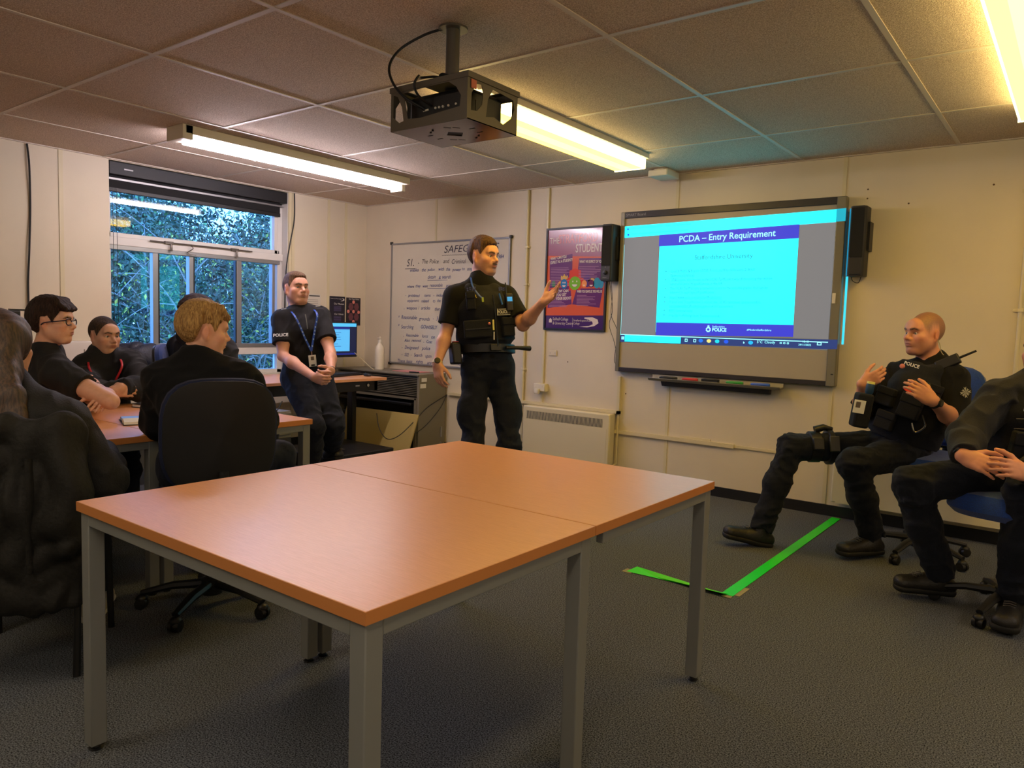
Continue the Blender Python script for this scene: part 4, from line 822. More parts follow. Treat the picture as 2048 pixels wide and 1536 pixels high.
def polygonise(f, lo, hi, h, levels=3):
    """surface nets on a sparse grid refined around the zero level of f"""
    H = h*2**levels; lo = np.array(lo)-H*1.5; hi = np.array(hi)+H*1.5
    n = np.ceil((hi-lo)/H).astype(int); g = np.stack(np.meshgrid(*[np.arange(k) for k in n], indexing='ij'), -1).reshape(-1, 3)
    for L in range(levels+1):
        s = H/2**L; c = lo+(g+.5)*s
        d = f(c, L == 0); g = g[np.abs(d) < s*1.3+(.012 if L < levels else s*.4)]
        if L < levels:
            off = np.array([(a, b, c_) for a in (0, 1) for b in (0, 1) for c_ in (0, 1)]); g = (g[:, None]*2+off[None]).reshape(-1, 3)
    K = 1 << 20
    key = lambda q: (q[..., 0].astype(np.int64)*K+q[..., 1])*K+q[..., 2]
    off = np.array([(a, b, c_) for c_ in (0, 1) for b in (0, 1) for a in (0, 1)])
    cc = g[:, None]+off[None]; ck = key(cc); uq, inv = np.unique(ck, return_inverse=True); inv = inv.reshape(ck.shape)
    up = np.stack([uq//(K*K), (uq//K) % K, uq % K], -1); dv = f(lo+up*h); D = dv[inv]
    mix = (D.min(1) < 0) & (D.max(1) >= 0); g = g[mix]; D = D[mix]
    E = [(a, b) for a in range(8) for b in range(a+1, 8) if bin(a ^ b).count('1') == 1]
    acc = np.zeros((len(g), 3)); cnt = np.zeros(len(g))
    for a, b in E:
        m = (D[:, a] < 0) != (D[:, b] < 0); t = D[m, a]/(D[m, a]-D[m, b])
        acc[m] += off[a]+(off[b]-off[a])*t[:, None]; cnt[m] += 1
    V_ = lo+(g+acc/cnt[:, None])*h
    gk = key(g); o = np.argsort(gk); gs = gk[o]; F = []
    ax = np.eye(3, dtype=int)
    for i in range(3):
        j, k = (i+1) % 3, (i+2) % 3; bi = 1 << i
        m = (D[:, 0] < 0) != (D[:, bi] < 0); q = g[m]; sg = D[m, 0] < 0
        ids = []
        ok = np.ones(len(q), bool)
        for dj, dk in ((0, 0), (-1, 0), (-1, -1), (0, -1)):
            kk = key(q+dj*ax[j]+dk*ax[k]); p = np.clip(np.searchsorted(gs, kk), 0, len(gs)-1); ok &= gs[p] == kk; ids.append(o[p])
        Q = np.stack(ids, 1)[ok]; s_ = sg[ok]; Q[~s_] = Q[~s_][:, ::-1]; F.append(Q)
    return V_, np.concatenate(F)
def solid_obj(name, sol, mt, parent, h=.005, disp=None, color=None, label=None):
    cs = np.array([c for _, c, R, _, op in sol.p if R < 100 and op == 1]); Rs = np.array([R for _, c, R, _, op in sol.p if R < 100 and op == 1])
    lo = (cs-Rs[:, None]).min(0); hi = (cs+Rs[:, None]).max(0)
    f = (lambda P, far=False: sol.ev(P, far)) if disp is None else (lambda P, far=False: sol.ev(P, far)+(disp(P) if not far else 0))
    Vv, F = polygonise(f, lo, hi, h)
    if len(F) == 0: return None
    o0 = np.array(root_of(parent).translation)
    me = bpy.data.meshes.new(name); me.vertices.add(len(Vv)); me.vertices.foreach_set('co', (Vv-o0).astype(np.float32).ravel())
    me.loops.add(F.size); me.loops.foreach_set('vertex_index', F.astype(np.int32).ravel())
    me.polygons.add(len(F)); me.polygons.foreach_set('loop_start', np.arange(0, F.size, 4, dtype=np.int32)); me.polygons.foreach_set('loop_total', np.full(len(F), 4, np.int32))
    me.polygons.foreach_set('use_smooth', np.ones(len(F), bool)); me.update(); me.validate()
    me.materials.append(mt)
    if color is not None:
        C_ = np.ones((len(Vv), 4), np.float32); C_[:, :3] = color(Vv); at_ = me.color_attributes.new('Col', 'FLOAT_COLOR', 'POINT'); at_.data.foreach_set('color', C_.ravel())
    o = bpy.data.objects.new(name, me); COL.objects.link(o); o.parent = parent
    if label: o['label'] = label
    return o

# ------------------------------------------------------------------ people
skinm = mat('skin', vcol=True, rough=.5, noise=.06, nscale=60, bump=.06, bscale=300, sss=.06)
def cloth(n, c, **k): return mat(n, c, k.get('rough', .85), noise=.22, nscale=260, bump=.25, bscale=420, spec=.2, sheen=k.get('sheen', .03))
black_shirt = cloth('black_shirt', (15, 15, 18)); dark_trouser = cloth('dark_trousers', (27, 31, 43)); vest_m = cloth('vest_cloth', (30, 32, 40)); boot_m = mat('boot_leather', (20, 18, 17), .5, bump=.2, bscale=120); sole_m = mat('boot_sole', (14, 13, 12), .7)
navy_cl = cloth('navy_cloth', (22, 28, 46)); black_cl = cloth('black_cloth', (17, 17, 19)); 
eyem = mat('eye', vcol=True, rough=.12)
A = np.array
def head_frame(fd, tilt=0, roll=0):
    f = nrm(fd); x = nrm(np.cross(f, (0, 0, 1))); u = np.cross(x, f)      # x = person's right
    if roll: x, u = nrm(x*math.cos(roll)+u*math.sin(roll)), nrm(u*math.cos(roll)-x*math.sin(roll))
    return np.stack([x, f, u])                                            # rows
def head_solid(S_, c, Rm, s=1.0, thin=1.0):
    """face with brow, sockets, nose, lips, chin and ears; c = centre between crown and chin at eye height"""
    c = np.array(c, float)
    g = lambda x, y, z: c+s*(x*Rm[0]+y*Rm[1]+z*Rm[2])
    E_ = lambda p, r, k=.02, op=1, R=Rm: S_.ell(g(*p), A(r)*s, R, k*s, op)
    E_((0, -.018, .030), (.074*thin, .092, .088), .01)
    E_((0, .018, -.008), (.066*thin, .070, .075), .03)
    E_((0, .028, -.055), (.054*thin, .056, .052), .03)
    E_((0, .062, -.092), (.028*thin, .026, .022), .03)
    for sx in (-1, 1):
        S_.cone(g(sx*.055*thin, -.005, -.045), g(sx*.030*thin, .055, -.095), .018*s, .016*s, .025*s)
        E_((sx*.046*thin, .058, -.022), (.022, .022, .018), .025); E_((sx*.042*thin, .040, -.052), (.022, .032, .030), .02)
        S_.cone(g(sx*.014, .090, .022), g(sx*.044*thin, .074, .024), .0095*s, .008*s, .015*s)
    E_((0, .074, .045), (.045, .018, .030), .03)
    for sx in (-1, 1):
        E_((sx*.031, .098, .002), (.017, .018, .0125), .012, -1)
        S_.cone(g(sx*.018, .0825, .0100), g(sx*.045, .0735, .0078), .0062*s, .005*s, .006*s)    # upper lid
        S_.cone(g(sx*.019, .0815, -.0090), g(sx*.043, .0735, -.0080), .0052*s, .0042*s, .006*s)  # lower lid
    S_.cone(g(0, .083, .012), g(0, .108, -.024), .0085*s, .0115*s, .012*s)
    for sx in (-1, 1): E_((sx*.0125, .096, -.030), (.0085, .011, .008), .008)
    for sx in (-1, 1): E_((sx*.007, .105, -.040), (.0035, .006, .004), .003, -1)
    E_((0, .076, -.052), (.030, .022, .020), .02)
    E_((0, .0935, -.0525), (.020, .0085, .0052), .006); E_((0, .092, -.0645), (.018, .009, .0062), .006)
    E_((0, .104, -.0585), (.022, .010, .0016), .004, -1)
    E_((0, .094, -.074), (.016, .006, .004), .008, -1)
    for sx in (-1, 1):
        Re = np.stack([nrm(Rm[0]*1-Rm[1]*.35*sx), nrm(Rm[1]+Rm[0]*.35*sx), Rm[2]])
        E_((sx*.078*thin, -.012, -.006), (.007, .016, .029), .008, 1, Re)
        E_((sx*.088*thin, -.008, -.004), (.007, .011, .018), .004, -1, Re)
        E_((sx*.076*thin, -.006, -.034), (.006, .009, .010), .006)
    return g
def head_color(c, Rm, s, base, lips=(150, 80, 72), scalp=None, stubble=0, hairline=.062, brow=(70, 48, 34), tash=None):
    base = A(srgb(*base)); lp = A(srgb(*lips)); sc = A(srgb(*scalp)) if scalp else None; st = A(srgb(96, 66, 50))
    def f(P):
        q = (P-np.array(c))@Rm.T/s; x, y, z = q.T; col = np.tile(base, (len(P), 1))
        def mixc(w, t): col[:] = col*(1-w[:, None])+t*w[:, None]
        r = lambda cx, cy, cz, rx, ry, rz: np.clip(1.3-((x-cx)/rx)**2-((y-cy)/ry)**2-((z-cz)/rz)**2, 0, 1)
        for sx in (-1, 1): mixc(.35*r(sx*.045, .06, -.03, .03, .04, .025), base*A([1.05, .72, .68])); mixc(.4*r(sx*.08, -.01, -.005, .02, .03, .035), base*A([1.05, .68, .62]))
        mixc(.3*r(0, .11, -.03, .016, .03, .015), base*A([1.05, .7, .65]))
        mixc(.8*r(0, .095, -.0585, .022, .02, .0105), lp)
        for sx in (-1, 1): mixc(.5*r(sx*.031, .085, .004, .02, .02, .012), base*A([.72, .58, .55]))
        bw = A(srgb(*brow)); ax_ = np.abs(x); zc = np.interp(ax_, [.012, .034, .052], [.0215, .0275, .0205])
        mixc(.85*np.clip((.0070-np.abs(z-zc))/.003, 0, 1)*np.clip((ax_-.009)/.004, 0, 1)*np.clip((.053-ax_)/.006, 0, 1)*(y > .04), bw)
        mixc(.75*np.clip((.0042-np.abs(z-.0052+40*(ax_-.031)**2))/.0025, 0, 1)*np.clip((.0145-np.abs(ax_-.031))/.004, 0, 1)*(y > .055), bw*.6)
        if tash: mixc(.8*np.clip((.0055-np.abs(z+.0455-.25*ax_*0))/.003, 0, 1)*np.clip((.026-ax_)/.005, 0, 1)*(y > .06), bw)
        if stubble: mixc(stubble*np.clip((-.028-z)/.02, 0, 1)*np.clip((y+.0)/.02, 0, 1)*(z > -.13)*(1-r(0, .1, -.0585, .02, .03, .009)), st)
        if sc is not None:
            lm = np.interp(y, [-.12, -.055, -.034, -.026, .010, .030, .050, .066], [-.078, -.078, -.02, .026, .026, -.008, .02, hairline])
            e = np.clip((z-lm+.004*np.sin(x*500)*np.sin(y*430))/.035, 0, 1)*np.clip((.088-y)/.012, 0, 1)
            e *= (np.abs(x) < .088)*(1-r(.082, -.012, -.008, .014, .022, .034))*(1-r(-.082, -.012, -.008, .014, .022, .034))
            nz = .85+.15*np.sin(x*900)*np.sin(y*870)*np.sin(z*910)
            mixc(.85*e*nz, sc)
        return np.clip(col, 0, 1)
    return f
def eye_obj(c, Rm, s, parent, look=(0, 1, 0), iris=(70, 80, 90)):
    for sx in (-1, 1):
        p = np.array(c)+s*(sx*.031*Rm[0]+.0730*Rm[1]+.001*Rm[2]); b = MB(); b.ball(p, .0118*s, 20, 14)
        o = obj('eye', b, eyem, parent, smooth=True)
        I = np.array(root_of(parent).translation); vs = A([tuple(v.co) for v in o.data.vertices])+I
        d = nrm(look[0]*Rm[0]+look[1]*Rm[1]+look[2]*Rm[2]); ca = ((vs-p)@d)/(.0118*s)
        C_ = np.ones((len(vs), 4), np.float32); C_[:, :3] = A(srgb(225, 215, 210)); C_[ca > .84, :3] = A(srgb(*iris)); C_[ca > .955, :3] = .01
        a = o.data.color_attributes.new('Col', 'FLOAT_COLOR', 'POINT'); a.data.foreach_set('color', C_.ravel())
def brows(S_, g, s, th=.0035, lift=-.001):
    for sx in (-1, 1): S_.cone(g(sx*.013, .0995, .0215+lift), g(sx*.034, .0945, .0275+lift), th*s, th*s, .002).cone(g(sx*.034, .0945, .0275+lift), g(sx*.051, .0785, .022+lift), th*s, th*.5*s, .002)
def hair_cap(S_, c, Rm, s, t=.012, hl=.06, side=-.005, back=-.06, top=.0, fringe=0, thin=1.0, taper=.05, fr=1.0):
    """hair over the skull: t thickness, hl hairline height at the brow; side / back lower limits; it thins out towards its lower edge"""
    c = np.array(c, float); g = lambda x, y, z: c+s*(x*Rm[0]+y*Rm[1]+z*Rm[2])
    S2 = Solid(); S2.ell(g(0, -.018, .030), A((.074*thin+t, .092+t, .088+t+top))*s, Rm, .01*s).ell(g(0, .012, .02), A((.066*thin+t*.9, .074+t*.6, .066+t))*s, Rm, .03*s)
    if top: S2.ell(g(0, .01, .085), A((.062, .085, .028+top))*s, Rm, .03*s)
    def f(P):
        d = S2.ev(P, True); q = (P-c)@Rm.T/s; x, y, z = q.T
        lim = np.interp(y, [-.12, -.055, -.032, -.026, .010, .030, .046, .062], [back, back, side+.0, side+.028, side+.028, side-.012, side+.02, hl])
        lim = lim+.012*np.clip((np.abs(x)-.028)/.02, 0, 1)*np.clip((y-.03)/.02, 0, 1)*fr
        lim = lim-.003*np.sin(x*300+2*np.sin(y*120))-.002*np.sin(y*700+x*400)
        tp = np.where(y > .05, fr, 1.)
        return np.maximum(d+(t*.95+.001)*s*tp*(1-np.clip((z-lim)/taper, 0, 1))**1.5, (lim-z)*s*.8)
    return S_.add(f, g(0, 0, .03), .13*s+t+top, .004)
def hand(S_, w, d, pn, th, s=1.0, curl=(.35, .4, .3), spread=.06, thumb=.5, curls=None, k=.0045, tc=.35):
    """palm, four jointed fingers of unequal length and a thumb from the side of the palm.
    w wrist, d wrist->knuckles, pn palm normal, th = +1/-1 side of the thumb along cross(d, pn)"""
    w = np.array(w, float); d = nrm(d); pn = nrm(np.array(pn)-d*(np.array(pn)@d)); t = np.cross(d, pn)*th
    S_.flat(w-d*.01*s, w+d*.03*s, t, (.026*s, .019*s), (.034*s, .016*s), .02*s)
    S_.flat(w+d*.022*s, w+d*.078*s, t, (.034*s, .0145*s), (.039*s, .0125*s), .012*s)
    S_.ell(w+d*.035*s+t*.024*s+pn*.007*s, A((.028, .016, .014))*s, np.stack([d, t, pn]), .012*s)
    S_.ell(w+d*.035*s-t*.022*s+pn*.005*s, A((.030, .013, .012))*s, np.stack([d, t, pn]), .012*s)
    base = (.088, .092, .088, .079); lat = (.0285, .0095, -.0095, -.0275); Ls = (.071, .079, .073, .057); rr_ = (.0088, .009, .0086, .0076)
    for i in range(4):
        p = w+(d*base[i]+t*lat[i]-pn*.001)*s; sp = (1.5-i)*spread; dd = nrm(d+t*sp); cu = curls[i] if curls else curl
        S_.cone(w+(d*.05+t*lat[i]*.8)*s, p, .0095*s, rr_[i]*1.03*s, .008*s)
        a = 0; r = rr_[i]*s
        for j, fr_ in enumerate((.46, .30, .24)):
            a += cu[j] if not isinstance(cu, (int, float)) else cu
            v = dd*math.cos(a)+pn*math.sin(a); q = p+v*Ls[i]*fr_*s
            S_.cone(p, q, r, r*.9, k*s); p = q; r *= .9
    p = w+(d*.022+t*.024+pn*.006)*s; v = nrm(d*.62+t*.75*(.5+thumb)+pn*tc)
    q = p+v*.044*s; S_.cone(p, q, .0145*s, .0115*s, .01*s); v2 = nrm(v+d*.35+pn*tc*.6-t*.15); q2 = q+v2*.032*s; S_.cone(q, q2, .0108*s, .0098*s, .005*s)
    v3 = nrm(v2+d*.3+pn*tc*.4-t*.2); S_.cone(q2, q2+v3*.024*s, .0098*s, .0078*s, .004*s)
    return S_
def arm(S_, sh, el, wr, g=1.0, k=.03):
    sh, el, wr = [np.array(x, float) for x in (sh, el, wr)]
    S_.cone(sh, el, .050*g, .038*g, k); S_.ell(sh*.45+el*.55, A((.043, .043, .085))*g, frame_z(el-sh), k)
    m = el*.68+wr*.32; S_.cone(el, m, .037*g, .0405*g, .02); S_.cone(m, wr, .0405*g, .0265*g, .03)
    return S_
def frame_z(z):
    z = nrm(z); x = nrm(np.cross(z, (.3, .9, .2))); return np.stack([x, np.cross(z, x), z])
class Fig:
    def __init__(s, J, g=1.0): 
        for k, v in J.items(): setattr(s, k, np.array(v, float))
        s.g = g; s.side = nrm(s.sL-s.sR)
    def torso(s, S_, add=0, k=.05, belly=0, cut=None):
        up = s.neck-s.pelv; c = (s.sR+s.sL)/2; s.front = nrm(np.cross(s.side, nrm(up)))
        wd = np.linalg.norm(s.sL-s.sR); g = s.g
        waist = s.pelv*.62+c*.38+s.front*belly*.3; chest = s.pelv*.22+c*.78+s.front*.012
        hs = nrm(s.hL-s.hR)
        S_.flat(s.pelv-nrm(up)*.02, waist, hs, (.155*g+add, .108*g+add+belly*.5), (.140*g+add, .103*g+add+belly), k)
        S_.flat(waist, chest, s.side, (.140*g+add, .103*g+add+belly), (wd*.47+add, .112*g+add), k)
        S_.flat(chest, c-nrm(up)*.02, s.side, (wd*.47+add, .112*g+add), (wd*.42+add, .078*g+add), k)
        S_.cone(c*.35+s.sR*.65, s.sR, .062*g+add, .056*g+add, k); S_.cone(c*.35+s.sL*.65, s.sL, .062*g+add, .056*g+add, k)
        for q in (s.sR, s.sL): S_.cone(s.neck+nrm(up)*.01, q*.75+c*.25+nrm(up)*.018, .050*g+add, .045*g+add, k)
        s.chest = chest; s.waist = waist; s.up = nrm(up); s.c = c
        return S_
    def body(s, S_, hands=None):
        s.torso(S_, 0)
        S_.cone(s.neck-s.up*.03, s.head+A((0, 0, -.07))-s.fd*.022, .060*s.g, .055*s.g, .03)
        arm(S_, s.sR, s.eR, s.wR, s.g); arm(S_, s.sL, s.eL, s.wL, s.g)
    def legs_skin(s, S_):
        for h, k_, a in ((s.hR, s.kR, s.aR), (s.hL, s.kL, s.aL)):
            S_.cone(h, k_, .078, .052, .04); S_.cone(k_, a, .052, .036, .03)
def trousers(F, parent, mt, hem=.0, g=1.0, h=.007, seed=1, amp=.010, cut_top=None, thick=1.0, baggy=1.0, name='trousers', extra=()):
    S_ = Solid(); up = F.up
    S_.flat(F.pelv-up*.03, F.pelv+up*.06, nrm(F.hL-F.hR), (.172*g*thick, .128*g*thick), (.160*g*thick, .122*g*thick), .05, cut1=.035)
    for hp, kn, an in ((F.hR, F.kR, F.aR), (F.hL, F.kL, F.aL)):
        S_.cone(hp, kn, .092*g*thick*baggy, .068*g*baggy, .05); mid = kn*.55+an*.45
        S_.cone(kn, mid, .068*g*baggy, .066*g*baggy, .04); S_.cone(mid, an, .066*g*baggy, .060*g*baggy, .04, cut1=.0+hem)
    for c_, r_ in extra: S_.ell(c_, r_, None, .05)
    kk = [F.kR, F.kL, (F.hR+F.hL)/2, F.aR, F.aL]
    def disp(P):
        w = np.full(len(P), .45)
        for q in kk: w += .7*np.exp(-((P-q)**2).sum(1)/(.15**2))
        return (folds(P, amp, 24, seed, (1, 1, 1.4))+folds(P, amp*.3, 70, seed+5, (1, 1, 1.6)))*np.clip(w, 0, 1.2)
    return solid_obj(name, S_, mt, parent, h, disp)
def shirt(F, parent, mt, sleeve=.55, add=.012, h=.006, seed=2, amp=.0035, belly=0, collar=.03, name='shirt', hemd=.02, armadd=.014, wristcut=None, hood=0):
    """sleeve: fraction of the upper arm covered (<=1), or >1 for long sleeves down to the wrist"""
    S_ = Solid(); F.torso(S_, add, belly=belly)
    S_.half(F.pelv-F.up*hemd, -F.up)
    ga = F.g
    for sh, el, wr in ((F.sR, F.eR, F.wR), (F.sL, F.eL, F.wL)):
        if sleeve <= 1:
            e = sh+(el-sh)*sleeve; S_.cone(sh, e, .055*ga+armadd, .050*ga+armadd, .03, cut1=0.0)
        else:
            S_.cone(sh, el, .053*ga+armadd, .045*ga+armadd, .03); m = el*.6+wr*.4; S_.cone(el, m, .045*ga+armadd, .041*ga+armadd, .03); S_.cone(m, m+(wr-m)*(wristcut or .93), .041*ga+armadd, .032*ga+armadd*.8, .03, cut1=0)
    nd = nrm(F.head+A((0, 0, -.07))-F.fd*.022-(F.neck-F.up*.03))
    S_.cone(F.neck-F.up*.02, F.neck+nd*collar, .064*ga+.008, .058*ga+.008, .02, cut1=0)
    if hood: S_.cone(F.neck-F.front*.075+F.up*.0+F.side*.06, F.neck-F.front*.075-F.side*.06, .05, .05, .04)
    kk = [F.eR, F.eL, F.sR, F.sL, F.waist]
    def disp(P):
        w = np.full(len(P), .5)
        for q in kk: w += .8*np.exp(-((P-q)**2).sum(1)/(.10**2))
        return folds(P, amp, 36, seed)*np.clip(w, 0, 1.4)
    return solid_obj(name, S_, mt, parent, h, disp)
def boot(parent, an, toe, heelz=0, s=1.0, mt=None, laces=True, name='boot', sole_mt=None, shaft=.07):
    """an = ankle joint, toe = toe tip on the ground side"""
    an = np.array(an, float); toe = np.array(toe, float); gr = an-A((0, 0, .1*s))+A((0, 0, heelz))
    f = toe-gr; L = np.linalg.norm(f); f = f/L; up = nrm(A((0, 0, 1))-f*f[2]); sd = np.cross(f, up)
    heel = gr-f*.05*s; S_ = Solid()
    S_.cone(heel+up*.045*s+f*.01, gr+up*.05*s+f*.06*s, .038*s, .042*s, .03)
    S_.flat(gr+up*.045*s+f*.05*s, toe+up*.042*s-f*.055*s, sd, (.043*s, .048*s), (.050*s, .037*s), .03)
    S_.cone(gr+up*.05*s, an+A((0, 0, shaft)), .043*s, .047*s, .035, cut1=0)
    S_.half(gr+up*.026*s, -up)
    b = solid_obj(name, S_, mt or boot_m, parent, .005)
    S2 = Solid(); S2.flat(heel+f*.005+up*.02*s, toe-f*.05*s+up*.02*s, sd, (.046*s, .03), (.054*s, .03), .01); S2.half(gr+up*.031*s, up); S2.half(gr+up*.001, -up)
    solid_obj('sole', S2, sole_mt or sole_m, b, .005)
    if laces:
        q = MB()
        for i in range(3):
            t_ = i/4; p = gr+f*(.125-.060*t_)*s+up*(.083+.026*t_)*s; w_ = .022*s
            q.tube([p-sd*w_+f*.004, p+up*.004*s, p+sd*w_-f*.004], .0028, 6); q.tube([p-sd*w_-f*.008, p+up*.003*s, p+sd*w_+f*.008], .0022, 6)
        obj('laces', q, mat('lace', (60, 56, 52), .6), b, smooth=True)
    return b
def watch(parent, wr, dirv, face_d, r=.030, strap=None, dial=(20, 20, 22), name='wristwatch', case=None):
    wr = np.array(wr, float); d = nrm(dirv); q = MB(); q.lathe([(r+.001, -.011), (r+.004, -.009), (r+.004, .009), (r+.001, .011)], wr, 20, d)
    w_ = obj(name, q, strap or blackp, parent, smooth=True); fd = nrm(np.array(face_d)-d*(np.array(face_d)@d)); p = wr+fd*(r+.002)
    obj('dial', MB().lathe([(.019, 0), (.019, .008), (.015, .009)], p, 20, fd), case or blackm, w_, smooth=True)
    obj('dial_face', MB().lathe([(.014, .0), (.014, .001)], p+fd*.0088, 16, fd), mat('dial_%d' % dial[0], dial, .3), w_)
def fbox(c, Rm, hx, hy, hz, o=(0, 0, 0)):
    """box on a body frame; rows of Rm = axes; centre c, half sizes"""
    T = M(((*[Rm[i][0] for i in range(3)], 0), (*[Rm[i][1] for i in range(3)], 0), (*[Rm[i][2] for i in range(3)], 0), (0, 0, 0, 1))); T.translation = V(tuple(c))
    return MB().box((-hx+o[0], -hy+o[1], -hz+o[2]), (hx+o[0], hy+o[1], hz+o[2]), T)

